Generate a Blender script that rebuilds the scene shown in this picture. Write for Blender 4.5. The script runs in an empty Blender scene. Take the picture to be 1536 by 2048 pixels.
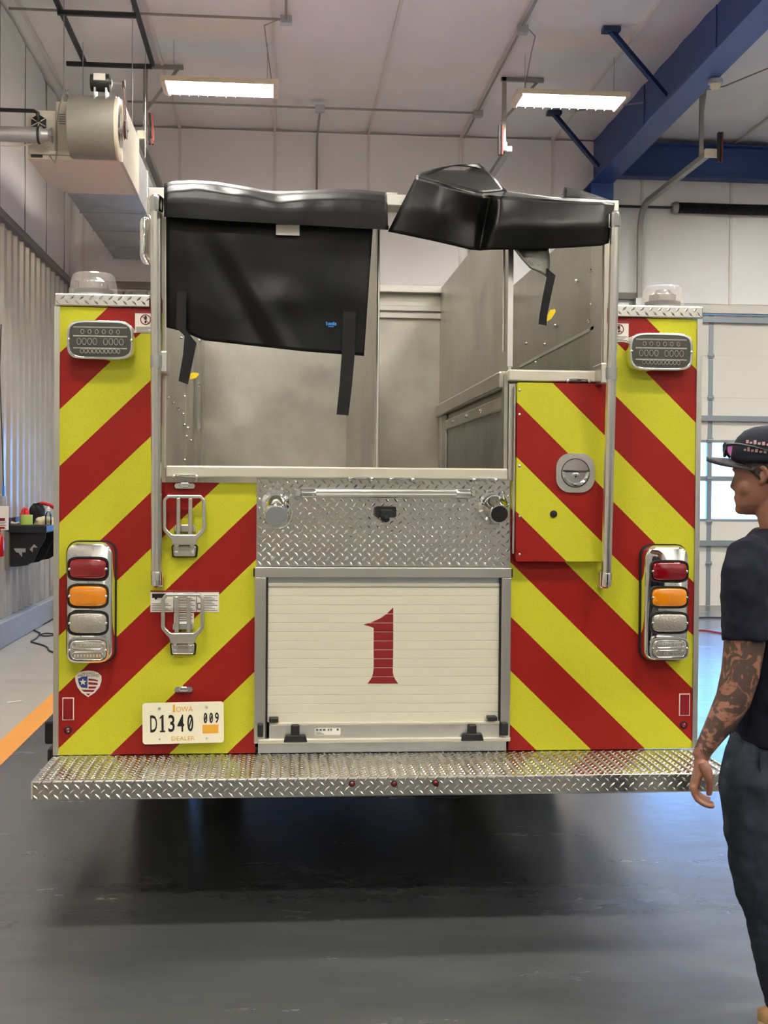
import bpy, bmesh, math, random
from mathutils import Vector, Matrix, noise
random.seed(7)
sc = bpy.context.scene
COL = sc.collection

# ---------------------------------------------------------------- camera
FPX = 2450.0
CAM = Vector((0.0, -4.66, 1.58))
YAW, PITCH, ROLL = math.radians(4.84), math.radians(-1.0), math.radians(0.445)
_fw = Vector((math.sin(YAW), math.cos(YAW), 0)); _r = Vector((math.cos(YAW), -math.sin(YAW), 0)); _u = Vector((0, 0, 1))
FW = _fw * math.cos(PITCH) + _u * math.sin(PITCH)
_u2 = _u * math.cos(PITCH) - _fw * math.sin(PITCH)
RT = _r * math.cos(ROLL) + _u2 * math.sin(ROLL)
UP = _u2 * math.cos(ROLL) - _r * math.sin(ROLL)
cd = bpy.data.cameras.new('camera'); cam = bpy.data.objects.new('camera', cd); COL.objects.link(cam)
cd.sensor_fit = 'VERTICAL'; cd.sensor_height = 36.0; cd.sensor_width = 27.0
cd.lens = FPX / 2048 * 36.0; cd.clip_start = 0.05; cd.clip_end = 200
m = Matrix((RT, UP, -FW)).transposed().to_4x4(); m.translation = CAM; cam.matrix_world = m
sc.camera = cam

# ---------------------------------------------------------------- daylight and exposure
w = bpy.data.worlds.new('sky'); sc.world = w; w.use_nodes = True
bg = w.node_tree.nodes['Background']; bg.inputs[0].default_value = (0.13, 0.40, 1.0, 1); bg.inputs[1].default_value = 8.6
LAMP = 53.0          # strength of the ceiling fixtures' diffusers
vs = sc.view_settings; sc.display_settings.display_device = 'sRGB'
vs.view_transform = 'Standard'; vs.look = 'None'; vs.gamma = 1.0; vs.use_curve_mapping = False; vs.exposure = 0.95
sc.cycles.max_bounces = 6; sc.cycles.diffuse_bounces = 4; sc.cycles.glossy_bounces = 3; sc.cycles.adaptive_threshold = 0.05

# ---------------------------------------------------------------- helpers
def _ray(px, py): return RT * ((px - 768) / FPX) - UP * ((py - 1024) / FPX) + FW
def at(px, py, Y=0.0):
    d = _ray(px, py); return CAM + d * ((Y - CAM.y) / d.y)
def atX(px, py, X):
    d = _ray(px, py); return CAM + d * ((X - CAM.x) / d.x)
def atZ(px, py, Z=0.0):
    d = _ray(px, py); return CAM + d * ((Z - CAM.z) / d.z)

WL = {}
def tag(o, label=None, cat=None, group=None, kind=None):
    if label: o['label'] = label
    if cat: o['category'] = cat
    if group: o['group'] = group
    if kind: o['kind'] = kind
    return o
def empty(name, loc, label=None, cat=None, group=None, parent=None):
    o = bpy.data.objects.new(name, None); COL.objects.link(o); loc = Vector(loc)
    WL[o] = loc.copy(); o.empty_display_size = 0.1
    if parent: o.parent = parent; o.location = loc - WL[parent]
    else: o.location = loc
    return tag(o, label, cat, group)
def rrect(cx, cz, w, h, r, n=5):
    out = []
    for (sx, sz, a0) in ((1, 1, 0), (-1, 1, 90), (-1, -1, 180), (1, -1, 270)):
        for i in range(n + 1):
            a = math.radians(a0 + 90 * i / n)
            out.append((cx + sx * (w / 2 - r) + r * math.cos(a), cz + sz * (h / 2 - r) + r * math.sin(a)))
    return out
def frame_of(d):
    d = d.normalized(); a = Vector((0, 0, 1)) if abs(d.z) < 0.9 else Vector((1, 0, 0))
    u = d.cross(a).normalized(); return u, d.cross(u).normalized()
class MB:
    def __init__(s): s.v = []; s.f = []
    def add(s, vs, fs):
        k = len(s.v); s.v += [Vector(p) for p in vs]; s.f += [tuple(i + k for i in f) for f in fs]; return s
    def poly(s, pts): return s.add(pts, [tuple(range(len(pts)))])
    def box(s, x0, x1, y0, y1, z0, z1):
        return s.add([(x, y, z) for z in (z0, z1) for y in (y0, y1) for x in (x0, x1)],
                     [(0, 2, 3, 1), (4, 5, 7, 6), (0, 1, 5, 4), (2, 6, 7, 3), (0, 4, 6, 2), (1, 3, 7, 5)])
    def bar(s, a, b, w, h, up=(0, 0, 1)):
        a, b = Vector(a), Vector(b); d = (b - a).normalized(); u = d.cross(Vector(up))
        if u.length < 1e-4: u = Vector((1, 0, 0))
        u.normalize(); v = u.cross(d).normalized(); P = []
        for p in (a, b):
            for (i, j) in ((-1, -1), (1, -1), (1, 1), (-1, 1)): P.append(p + u * (w / 2 * i) + v * (h / 2 * j))
        return s.add(P, [(3, 2, 1, 0), (4, 5, 6, 7), (0, 1, 5, 4), (1, 2, 6, 5), (2, 3, 7, 6), (3, 0, 4, 7)])
    def loft(s, rings, cap0=True, cap1=True, closed=True):
        n = len(rings[0]); V = [p for r in rings for p in r]; F = []
        for i in range(len(rings) - 1):
            for j in range(n if closed else n - 1):
                k = (j + 1) % n; F.append((i * n + j, i * n + k, (i + 1) * n + k, (i + 1) * n + j))
        if cap0: F.append(tuple(reversed(range(n))))
        if cap1: F.append(tuple(range((len(rings) - 1) * n, len(rings) * n)))
        return s.add(V, F)
    def cyl(s, a, b, r0, r1=None, n=16):
        a, b = Vector(a), Vector(b); r1 = r0 if r1 is None else r1; u, v = frame_of(b - a); R = []
        for p, r in ((a, r0), (b, r1)):
            R.append([p + u * (r * math.cos(t * 2 * math.pi / n)) - v * (r * math.sin(t * 2 * math.pi / n)) for t in range(n)])
        return s.loft([list(reversed(R[0])), list(reversed(R[1]))])
    def lathe(s, a, axis, prof, n=20):          # prof: (distance along axis, radius)
        a, d = Vector(a), Vector(axis).normalized(); u, v = frame_of(d)
        return s.loft([[a + d * t + u * (r * math.cos(k * 2 * math.pi / n)) + v * (r * math.sin(k * 2 * math.pi / n)) for k in range(n)] for t, r in prof])
    def tube(s, pts, r, n=8, closed=False, flat=1.0, upv=None):
        pts = [Vector(p) for p in pts]; R = []; N = len(pts); pu = None
        for i, p in enumerate(pts):
            if closed: d = pts[(i + 1) % N] - pts[i - 1]
            else: d = pts[min(i + 1, N - 1)] - pts[max(i - 1, 0)]
            d.normalize()
            if pu is None:
                u, v = frame_of(d)
                if upv is not None: v = Vector(upv); u = d.cross(v).normalized(); v = u.cross(d)
            else: u = (pu - d * pu.dot(d)).normalized(); v = d.cross(u)
            pu = u; rr = r[i] if isinstance(r, (list, tuple)) else r
            R.append([p + u * (rr * math.cos(k * 2 * math.pi / n)) + v * (rr * flat * math.sin(k * 2 * math.pi / n)) for k in range(n)])
        if closed: R.append(R[0]); return s.loft(R, False, False)
        return s.loft(R)
    def prism(s, poly, y0, y1):                 # outline in (x, z), extruded along y
        n = len(poly); a = sum(poly[i][0] * poly[(i + 1) % n][1] - poly[(i + 1) % n][0] * poly[i][1] for i in range(n))
        if a < 0: poly = list(reversed(poly))
        V = [(x, y0, z) for x, z in poly] + [(x, y1, z) for x, z in poly]
        return s.add(V, [tuple(range(n)), tuple(reversed(range(n, 2 * n)))] + [(i, n + i, n + (i + 1) % n, (i + 1) % n) for i in range(n)])
    def ringprism(s, o, i, y0, y1):
        n = len(o); V = [(x, y, z) for y in (y0, y1) for P in (o, i) for x, z in P]; F = []
        for k in range(n):
            q = (k + 1) % n
            F += [(k, q, n + q, n + k), (2 * n + q, 2 * n + k, 3 * n + k, 3 * n + q), (k, 2 * n + k, 2 * n + q, q), (n + q, 3 * n + q, 3 * n + k, n + k)]
        return s.add(V, F)
    def pillow(s, poly, y0, y1, inset, steps=4):  # rounded-edge plate, front at y0
        n = len(poly); cx = sum(p[0] for p in poly) / n; cz = sum(p[1] for p in poly) / n
        hx = max(abs(p[0] - cx) for p in poly); hz = max(abs(p[1] - cz) for p in poly); R = []
        for k in range(steps + 1):
            t = k / steps * math.pi / 2; ins = inset * (1 - math.cos(t)); y = y1 + (y0 - y1) * math.sin(t)
            R.append([(cx + (x - cx) * (1 - ins / hx), y, cz + (z - cz) * (1 - ins / hz)) for x, z in poly])
        return s.loft(R)
    def grid(s, fn, nu, nv):
        V = [fn(i / nu, j / nv) for j in range(nv + 1) for i in range(nu + 1)]; q = nu + 1
        return s.add(V, [(j * q + i, j * q + i + 1, (j + 1) * q + i + 1, (j + 1) * q + i) for j in range(nv) for i in range(nu)])
    def ball(s, c, rx, ry=None, rz=None, nu=12, nv=8):
        c = Vector(c); ry = rx if ry is None else ry; rz = rx if rz is None else rz; R = []
        for j in range(nv + 1):
            t = math.pi * (0.02 + 0.96 * j / nv)
            R.append([c + Vector((rx * math.sin(t) * math.cos(k * 2 * math.pi / nu), ry * math.sin(t) * math.sin(k * 2 * math.pi / nu), -rz * math.cos(t))) for k in range(nu)])
        return s.loft(R)
    def build(s, name, mat, parent=None, smooth=35, bevel=0.0, solid=0.0, sub=0, segs=2):
        lo = Vector([min(v[i] for v in s.v) for i in range(3)]); hi = Vector([max(v[i] for v in s.v) for i in range(3)]); c = (lo + hi) / 2
        me = bpy.data.meshes.new(name); me.from_pydata([tuple(v - c) for v in s.v], [], s.f); me.validate()
        o = bpy.data.objects.new(name, me); COL.objects.link(o); WL[o] = c
        if mat: me.materials.append(mat)
        if smooth:
            me.polygons.foreach_set('use_smooth', [True] * len(me.polygons)); me.set_sharp_from_angle(angle=math.radians(smooth))
        if parent is not None: o.parent = parent; o.location = c - WL[parent]
        else: o.location = c
        if solid: md = o.modifiers.new('thickness', 'SOLIDIFY'); md.thickness = solid; md.offset = 0
        if sub: md = o.modifiers.new('sub', 'SUBSURF'); md.levels = sub; md.render_levels = sub
        if bevel: md = o.modifiers.new('bevel', 'BEVEL'); md.width = bevel; md.segments = segs; md.limit_method = 'ANGLE'; md.angle_limit = math.radians(40)
        me.update()
        if name in ('rivets', 'bolts', 'screws', 'panel_screws', 'plate_screws', 'led_row', 'lens_detail', 'small_print', 'label_print', 'card_print', 'fan_guard', 'eyes', 'embroidery', 'light_cutoff_blades'): o['kind'] = 'stuff'
        return o
def dup(o, delta, label=None, parent=None):
    c = o.copy(); COL.objects.link(c)
    if parent is None:
        c.location = o.location + Vector(delta); WL[c] = WL[o] + Vector(delta)
        if label: c['label'] = label
    else: c.parent = parent; WL[c] = WL[o]
    for ch in [x for x in bpy.data.objects if x.parent is o]: dup(ch, delta, None, c)
    return c
def lugs(mb, o, u, v, n, U, V, p=0.035, L=0.027, Wd=0.0085, h=0.0022):
    o, u, v, n = Vector(o), Vector(u).normalized(), Vector(v).normalized(), Vector(n).normalized()
    for k in (0, 1):
        d = (u + v if k else u - v).normalized(); e = d.cross(n)
        i = 0
        while True:
            cu = p * (0.35 + i + 0.5 * k)
            if cu > U - 0.004: break
            j = 0
            while True:
                cv = p * (0.35 + j + 0.5 * k)
                if cv > V - 0.004: break
                c = o + u * cu + v * cv; l = L
                A, B, S, T = c - d * l / 2, c + d * l / 2, c + e * Wd / 2, c - e * Wd / 2
                t1, t2 = c - d * l * 0.22 + n * h, c + d * l * 0.22 + n * h
                mb.add([A, B, S, T, t1, t2], [(0, 2, 4), (2, 5, 4), (2, 1, 5), (1, 3, 5), (3, 4, 5), (3, 0, 4)]); j += 1
            i += 1
    return mb
def textmesh(txt, x0, x1, z0, z1, y, mat, parent, name='lettering', depth=0.0004, roll=0.0, bold=0.0):
    cu = bpy.data.curves.new('t', 'FONT'); cu.body = txt; cu.offset = bold; cu.resolution_u = 3
    to = bpy.data.objects.new('t', cu); me = to.to_mesh(); P = [tuple(q.co) for q in me.vertices]; F = [tuple(f.vertices) for f in me.polygons]
    to.to_mesh_clear(); bpy.data.objects.remove(to); bpy.data.curves.remove(cu)
    ax, bx = min(p[0] for p in P), max(p[0] for p in P); az, bz = min(p[1] for p in P), max(p[1] for p in P)
    cx, cz = (x0 + x1) / 2, (z0 + z1) / 2; mb = MB(); Q = []
    for p in P:
        X = (p[0] - ax) / (bx - ax) * (x1 - x0) + x0 - cx; Z = (p[1] - az) / (bz - az) * (z1 - z0) + z0 - cz
        Q.append((cx + X * math.cos(roll) - Z * math.sin(roll), y - depth, cz + X * math.sin(roll) + Z * math.cos(roll)))
    mb.add(Q, F); return mb.build(name, mat, parent, smooth=0)

def lin(c): c /= 255.0; return c / 12.92 if c <= 0.04045 else ((c + 0.055) / 1.055) ** 2.4
def rgb(r, g, b): return (lin(r), lin(g), lin(b), 1)
def mat(name, col, rough=0.5, metal=0.0, var=0.0, vscale=8.0, bump=0.0, bscale=60.0, coat=0.0, emit=None, spec=0.5, rvar=0.0, stretch=None):
    m = bpy.data.materials.new(name); m.use_nodes = True; nt = m.node_tree; b = nt.nodes['Principled BSDF']
    b.inputs['Base Color'].default_value = col; b.inputs['Roughness'].default_value = rough; b.inputs['Metallic'].default_value = metal
    b.inputs['Coat Weight'].default_value = coat; b.inputs['Specular IOR Level'].default_value = spec
    if emit: b.inputs['Emission Color'].default_value = emit[0]; b.inputs['Emission Strength'].default_value = emit[1]
    if var or bump or rvar:
        g = nt.nodes.new('ShaderNodeNewGeometry'); mp = nt.nodes.new('ShaderNodeMapping'); nt.links.new(g.outputs['Position'], mp.inputs[0])
        if stretch: mp.inputs['Scale'].default_value = stretch
    if var or rvar:
        n = nt.nodes.new('ShaderNodeTexNoise'); n.inputs['Scale'].default_value = vscale; n.inputs['Detail'].default_value = 5; n.inputs['Roughness'].default_value = 0.65
        nt.links.new(mp.outputs[0], n.inputs['Vector'])
        if var:
            mr = nt.nodes.new('ShaderNodeMapRange'); mr.inputs[1].default_value = 0.3; mr.inputs[2].default_value = 0.7; mr.inputs[3].default_value = 1 - var; mr.inputs[4].default_value = 1 + var
            mx = nt.nodes.new('ShaderNodeVectorMath'); mx.operation = 'SCALE'; mx.inputs[0].default_value = col[:3]
            nt.links.new(n.outputs['Fac'], mr.inputs[0]); nt.links.new(mr.outputs[0], mx.inputs['Scale']); nt.links.new(mx.outputs[0], b.inputs['Base Color'])
        if rvar:
            m2 = nt.nodes.new('ShaderNodeMapRange'); m2.inputs[1].default_value = 0.3; m2.inputs[2].default_value = 0.7
            m2.inputs[3].default_value = max(0.02, rough - rvar); m2.inputs[4].default_value = rough + rvar
            nt.links.new(n.outputs['Fac'], m2.inputs[0]); nt.links.new(m2.outputs[0], b.inputs['Roughness'])
    if bump:
        n2 = nt.nodes.new('ShaderNodeTexNoise'); n2.inputs['Scale'].default_value = bscale; n2.inputs['Detail'].default_value = 4
        nt.links.new(mp.outputs[0], n2.inputs['Vector']); bp = nt.nodes.new('ShaderNodeBump'); bp.inputs['Strength'].default_value = bump; bp.inputs['Distance'].default_value = 0.01
        nt.links.new(n2.outputs['Fac'], bp.inputs['Height']); nt.links.new(bp.outputs[0], b.inputs['Normal'])
    return m
def glassmat(name, tint, gl=0.12, rough=0.02):
    m = bpy.data.materials.new(name); m.use_nodes = True; nt = m.node_tree; nt.nodes.remove(nt.nodes['Principled BSDF'])
    t = nt.nodes.new('ShaderNodeBsdfTransparent'); t.inputs[0].default_value = tint
    g = nt.nodes.new('ShaderNodeBsdfGlossy'); g.inputs['Roughness'].default_value = rough
    lw = nt.nodes.new('ShaderNodeLayerWeight'); lw.inputs[0].default_value = gl
    x = nt.nodes.new('ShaderNodeMixShader'); nt.links.new(lw.outputs['Fresnel'], x.inputs[0]); nt.links.new(t.outputs[0], x.inputs[1]); nt.links.new(g.outputs[0], x.inputs[2])
    nt.links.new(x.outputs[0], nt.nodes['Material Output'].inputs[0]); return m

def stripe_mat(name):
    m = bpy.data.materials.new(name); m.use_nodes = True; nt = m.node_tree; b = nt.nodes['Principled BSDF']; N = nt.nodes.new; L = nt.links.new
    g = N('ShaderNodeNewGeometry'); s = N('ShaderNodeSeparateXYZ'); L(g.outputs['Position'], s.inputs[0])
    def mth(op, a, bb=None, c=None):
        n = N('ShaderNodeMath'); n.operation = op
        for i, q in enumerate((a, bb, c)):
            if q is None: continue
            if hasattr(q, 'node'): L(q, n.inputs[i])
            else: n.inputs[i].default_value = q
        return n.outputs[0]
    x, z = s.outputs['X'], s.outputs['Z']
    left = mth('SUBTRACT', z, mth('MULTIPLY', mth('ADD', x, 0.826), 0.972))
    fl = mth('FRACT', mth('DIVIDE', mth('SUBTRACT', left, 2.081 - 4 * 0.423), 0.423))      # < .5 yellow
    right = mth('ADD', z, mth('MULTIPLY', mth('SUBTRACT', x, 1.616), 0.965))
    fr = mth('FRACT', mth('DIVIDE', mth('SUBTRACT', right, 1.849 - 0.2077 - 5 * 0.4154), 0.4154))
    isr = mth('GREATER_THAN', x, 0.4)
    f = mth('ADD', mth('MULTIPLY', fl, mth('SUBTRACT', 1.0, isr)), mth('MULTIPLY', fr, isr))
    sel = mth('LESS_THAN', f, 0.5)
    vo = N('ShaderNodeTexVoronoi'); vo.inputs['Scale'].default_value = 260; L(g.outputs['Position'], vo.inputs['Vector'])
    mr = N('ShaderNodeMapRange'); mr.inputs[1].default_value = 0.0; mr.inputs[2].default_value = 0.7; mr.inputs[3].default_value = 1.06; mr.inputs[4].default_value = 0.9; L(vo.outputs['Distance'], mr.inputs[0])
    mx = N('ShaderNodeMix'); mx.data_type = 'RGBA'; mx.inputs[6].default_value = rgb(142, 24, 18); mx.inputs[7].default_value = rgb(194, 192, 44); L(sel, mx.inputs[0])
    sc_ = N('ShaderNodeVectorMath'); sc_.operation = 'SCALE'; L(mx.outputs[2], sc_.inputs[0]); L(mr.outputs[0], sc_.inputs['Scale']); L(sc_.outputs[0], b.inputs['Base Color'])
    b.inputs['Roughness'].default_value = 0.42; b.inputs['Specular IOR Level'].default_value = 0.25
    return m

M = {}
M['stripe'] = stripe_mat('chevron_sheeting')
M['tread'] = mat('treadplate', (0.66, 0.64, 0.585, 1), 0.2, 1.0, rvar=0.06, vscale=20)
M['chrome'] = mat('chrome', (0.86, 0.86, 0.84, 1), 0.05, 1.0)
M['chrome_soft'] = mat('soft_chrome', (0.78, 0.77, 0.74, 1), 0.22, 1.0)
M['alu'] = mat('anodized', (0.64, 0.62, 0.56, 1), 0.33, 1.0)
M['alu_b'] = mat('ribbed_alu', (0.82, 0.80, 0.74, 1), 0.28, 1.0)
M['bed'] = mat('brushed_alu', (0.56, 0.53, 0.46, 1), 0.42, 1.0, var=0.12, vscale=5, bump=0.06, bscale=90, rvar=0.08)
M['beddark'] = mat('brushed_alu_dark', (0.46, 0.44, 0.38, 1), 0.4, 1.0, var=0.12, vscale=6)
M['trimw'] = mat('painted_trim', rgb(205, 200, 182), 0.35, 0.35)
M['slat'] = mat('satin_slat', rgb(216, 211, 190), 0.38, 0.15)
M['red'] = mat('red_paint', rgb(165, 18, 16), 0.2, 0, coat=0.6)
M['redprint'] = mat('red_vinyl', rgb(126, 14, 24), 0.45)
M['black'] = mat('black_plastic', rgb(22, 22, 23), 0.45)
M['rubber'] = mat('rubber', rgb(18, 18, 18), 0.75)
M['vinyl'] = mat('black_vinyl', rgb(12, 12, 11), 0.36, 0, bump=0.28, bscale=10, spec=0.24)
M['silver'] = mat('silver_lining', rgb(120, 120, 112), 0.3, 0.8, bump=0.5, bscale=30)
M['web'] = mat('black_webbing', rgb(7, 7, 11), 0.85)
M['white'] = mat('white_label', rgb(232, 226, 214), 0.55)
M['paper'] = mat('white_plate', rgb(236, 228, 200), 0.4)
M['ink'] = mat('black_ink', rgb(22, 22, 20), 0.5)
M['greyink'] = mat('grey_ink', rgb(95, 92, 88), 0.6)
M['orangeink'] = mat('orange_ink', rgb(226, 166, 52), 0.5)
M['yellow'] = mat('yellow_plastic', rgb(236, 206, 30), 0.4)
M['lensred'] = mat('red_lens', rgb(122, 6, 18), 0.12, coat=0.8)
M['lensamber'] = mat('amber_lens', rgb(214, 128, 8), 0.14, coat=0.8)
M['lensclear'] = mat('clear_lens', rgb(168, 163, 150), 0.15, 0.5, coat=0.6, bump=0.3, bscale=120)
M['lensgrey'] = mat('smoked_lens', rgb(72, 70, 66), 0.14, 0.3, coat=0.7)
M['led'] = mat('led_cup', rgb(160, 156, 146), 0.2, 0.6)
def domemat():
    m = bpy.data.materials.new('clear_dome'); m.use_nodes = True; nt = m.node_tree; b = nt.nodes['Principled BSDF']
    b.inputs['Base Color'].default_value = rgb(226, 216, 210); b.inputs['Roughness'].default_value = 0.12; b.inputs['Coat Weight'].default_value = 0.6
    t = nt.nodes.new('ShaderNodeBsdfTransparent'); x = nt.nodes.new('ShaderNodeMixShader'); x.inputs[0].default_value = 0.29
    nt.links.new(t.outputs[0], x.inputs[1]); nt.links.new(b.outputs[0], x.inputs[2]); nt.links.new(x.outputs[0], nt.nodes['Material Output'].inputs[0]); return m
M['dome'] = domemat()
M['belt'] = mat('brown_belt', rgb(84, 56, 46), 0.6)
M['pane'] = glassmat('window_glass', (0.95, 0.98, 1.0, 1), 0.15)
M['blue'] = mat('blue_steel', rgb(30, 62, 128), 0.42)
M['bluebrace'] = mat('blue_brace', rgb(20, 44, 84), 0.45)
M['insul'] = mat('white_vinyl_insulation', rgb(238, 237, 235), 0.42, 0, var=0.03, vscale=1.2, bump=0.35, bscale=2.2)
M['seam'] = mat('insulation_seam', rgb(222, 218, 210), 0.4)
M['seamdark'] = mat('insulation_fold', rgb(150, 146, 138), 0.5)
M['liner'] = mat('ribbed_liner', rgb(206, 203, 196), 0.27, 0.5, var=0.04, vscale=3)
M['linerdark'] = mat('grey_liner', rgb(156, 154, 147), 0.45, 0.2)
M['girt'] = mat('grey_trim', rgb(118, 114, 108), 0.5)
M['conc'] = mat('bare_concrete', rgb(166, 160, 148), 0.4, 0, var=0.10, vscale=3, rvar=0.12, bump=0.1, bscale=40)
M['curb'] = mat('curb_concrete', rgb(158, 158, 156), 0.75, 0, var=0.06, vscale=5)
M['tape'] = mat('orange_floor_paint', rgb(222, 148, 48), 0.45, 0, var=0.06, vscale=9)
M['galv'] = mat('galvanized', (0.52, 0.53, 0.53, 1), 0.42, 0.9, var=0.1, vscale=6)
M['cond'] = mat('conduit_steel', rgb(150, 150, 145), 0.45, 0.4)
M['cream'] = mat('cream_enamel', rgb(204, 197, 180), 0.4)
M['drum'] = mat('blower_sheet', rgb(150, 147, 137), 0.36, 0.5, var=0.05, vscale=4)
M['strut'] = mat('dark_strut', rgb(38, 42, 42), 0.55)
M['doorskin'] = mat('white_door_skin', rgb(206, 203, 194), 0.42)
M['stile'] = mat('grey_door_stile', rgb(130, 138, 146), 0.4, 0.4)
M['diff'] = mat('light_diffuser', (1, 1, 1, 1), 0.5, emit=((1.0, 0.972, 0.92, 1), LAMP))
M['lampwhite'] = mat('lamp_housing', rgb(226, 216, 190), 0.4)
M['rotor'] = mat('red_rubber', rgb(150, 38, 30), 0.5)
M['bumper'] = mat('dark_red_bumper', rgb(92, 30, 26), 0.6)
M['shelf'] = mat('black_powdercoat', rgb(24, 25, 28), 0.38)
M['greentape'] = mat('green_tape', rgb(176, 206, 96), 0.5)
M['tan'] = mat('tan_cloth', rgb(196, 182, 150), 0.85)
M['redcloth'] = mat('red_cloth', rgb(196, 34, 42), 0.7)
M['bottle'] = glassmat('clear_bottle', (0.9, 0.94, 0.95, 1), 0.4, 0.05)
M['blueink'] = mat('blue_ink', rgb(50, 120, 190), 0.5)
M['navyink'] = mat('navy_print', rgb(34, 62, 128), 0.5)

# ================================================================ the setting
XL, XR, YB, YF, ZC = -2.82, 13.5, 12.0, -8.0, 6.40
def floor_mat():
    m = bpy.data.materials.new('painted_floor'); m.use_nodes = True; nt = m.node_tree; b = nt.nodes['Principled BSDF']; N = nt.nodes.new; L = nt.links.new
    g = N('ShaderNodeNewGeometry'); n = N('ShaderNodeTexNoise'); n.inputs['Scale'].default_value = 2.2; n.inputs['Detail'].default_value = 7; n.inputs['Roughness'].default_value = 0.65
    mp = N('ShaderNodeMapping'); mp.inputs['Scale'].default_value = (0.55, 1.6, 1); L(g.outputs['Position'], mp.inputs[0]); L(mp.outputs[0], n.inputs['Vector'])
    cr = N('ShaderNodeValToRGB'); cr.color_ramp.elements[0].position = 0.3; cr.color_ramp.elements[0].color = rgb(74, 76, 77); cr.color_ramp.elements[1].position = 0.72; cr.color_ramp.elements[1].color = rgb(86, 87, 86)
    L(n.outputs['Fac'], cr.inputs[0])
    n2 = N('ShaderNodeTexNoise'); n2.inputs['Scale'].default_value = 38; n2.inputs['Detail'].default_value = 6; n2.inputs['Distortion'].default_value = 1.2; L(mp.outputs[0], n2.inputs['Vector'])
    sr = N('ShaderNodeMapRange'); sr.inputs[1].default_value = 0.6; sr.inputs[2].default_value = 0.8; sr.inputs[3].default_value = 0; sr.inputs[4].default_value = 0.05; L(n2.outputs['Fac'], sr.inputs[0])
    mx = N('ShaderNodeMix'); mx.data_type = 'RGBA'; L(sr.outputs[0], mx.inputs[0]); L(cr.outputs[0], mx.inputs[6]); mx.inputs[7].default_value = rgb(118, 118, 116); L(mx.outputs[2], b.inputs['Base Color'])
    rr = N('ShaderNodeMapRange'); rr.inputs[1].default_value = 0.3; rr.inputs[2].default_value = 0.7; rr.inputs[3].default_value = 0.20; rr.inputs[4].default_value = 0.29; L(n.outputs['Fac'], rr.inputs[0]); L(rr.outputs[0], b.inputs['Roughness'])
    n3 = N('ShaderNodeTexNoise'); n3.inputs['Scale'].default_value = 9; n3.inputs['Detail'].default_value = 3; L(g.outputs['Position'], n3.inputs['Vector'])
    bp = N('ShaderNodeBump'); bp.inputs['Strength'].default_value = 0.12; bp.inputs['Distance'].default_value = 0.01; L(n3.outputs['Fac'], bp.inputs['Height']); L(bp.outputs[0], b.inputs['Normal'])
    b.inputs['Specular IOR Level'].default_value = 0.6
    return m
M['floor'] = floor_mat()
def st(o): o['kind'] = 'structure'; return o
XT0, XT1 = -1.735, -1.578
fl = st(MB().box(XT0, XR, YF, YB + 0.15, -0.2, 0).build('floor', M['floor'], smooth=0))
MB().box(XL - 0.2, XT0 - 0.001, YF, YB + 0.15, -0.2, 0).build('concrete_strip', M['conc'], fl, smooth=0)
tag(MB().box(XT0, XT1, YF + 0.1, YB - 0.1, 0.0, 0.0012).build('floor_stripe', M['tape'], smooth=0), 'wide orange stripe along the floor left of the fire truck', 'floor marking')
st(MB().box(XL - 40, XR + 40, YB + 0.15, YB + 60, -0.3, -0.03).build('ground', M['conc'], smooth=0))

def ribs(mb, axis, a0, a1, fixed, z0, z1, sgn, p=0.305, h=0.032):
    """trapezoid-ribbed sheet; axis 'y' runs along y at x=fixed, axis 'x' along x at y=fixed; ribs stand off by sgn*h"""
    prof = []; a = a0
    while a < a1:
        for da, hh in ((0, 0), (0.09, 0), (0.125, h), (0.19, h), (0.225, 0)):
            if a + da < a1: prof.append((a + da, hh))
        a += p
    prof.append((a1, 0)); R = []
    for z in (z0, z1):
        R.append([(fixed + sgn * q, t, z) if axis == 'y' else (t, fixed + sgn * q, z) for t, q in prof])
    mb.loft(R, False, False, closed=False); return mb
def blanket(a0, a1, z0, z1, axis, fixed, sgn, seed):
    def fn(u, v):
        t = a0 + (a1 - a0) * u; z = z0 + (z1 - z0) * v
        d = 0.012 + 0.035 * math.sin(math.pi * u) ** 0.6 * (0.6 + 0.4 * math.sin(math.pi * v)) + 0.016 * noise.noise((t * 2.1 + seed, z * 0.9, seed)) + 0.008 * noise.noise((t * 6 + z * 3, z * 1.6, seed))
        return (fixed + sgn * d, t, z) if axis == 'y' else (t, fixed + sgn * d, z)
    return MB().grid(fn, 18, 26)

# --- left wall
wl = st(MB().box(XL - 0.2, XL, YF, YB + 0.2, 0, ZC + 0.1).build('wall_left', M['liner'], smooth=0))
ribs(MB(), 'y', YF, YB, XL + 0.005, 0.26, 4.27, 1).build('ribbed_liner_sheet', M['liner'], wl, smooth=20)
y = YF
while y < YB - 0.1:
    y2 = min(y + 1.22, YB); blanket(y, y2, 4.30, ZC, 'y', XL, 1, y).build('insulation_panel', M['insul'], wl, smooth=60)
    MB().box(XL, XL + 0.022, y - 0.012, y + 0.012, 4.30, ZC).build('seam_strip', M['seamdark'], wl, smooth=0); y += 1.22
st(MB().box(XL, XL + 0.09, YF, YB, 4.235, 4.315).build('trim_1', M['girt'], smooth=0, bevel=0.004))
st(MB().box(XL, XL + 0.11, YF, YB, 0, 0.255).build('baseboard_left', M['curb'], smooth=0, bevel=0.012))

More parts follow.
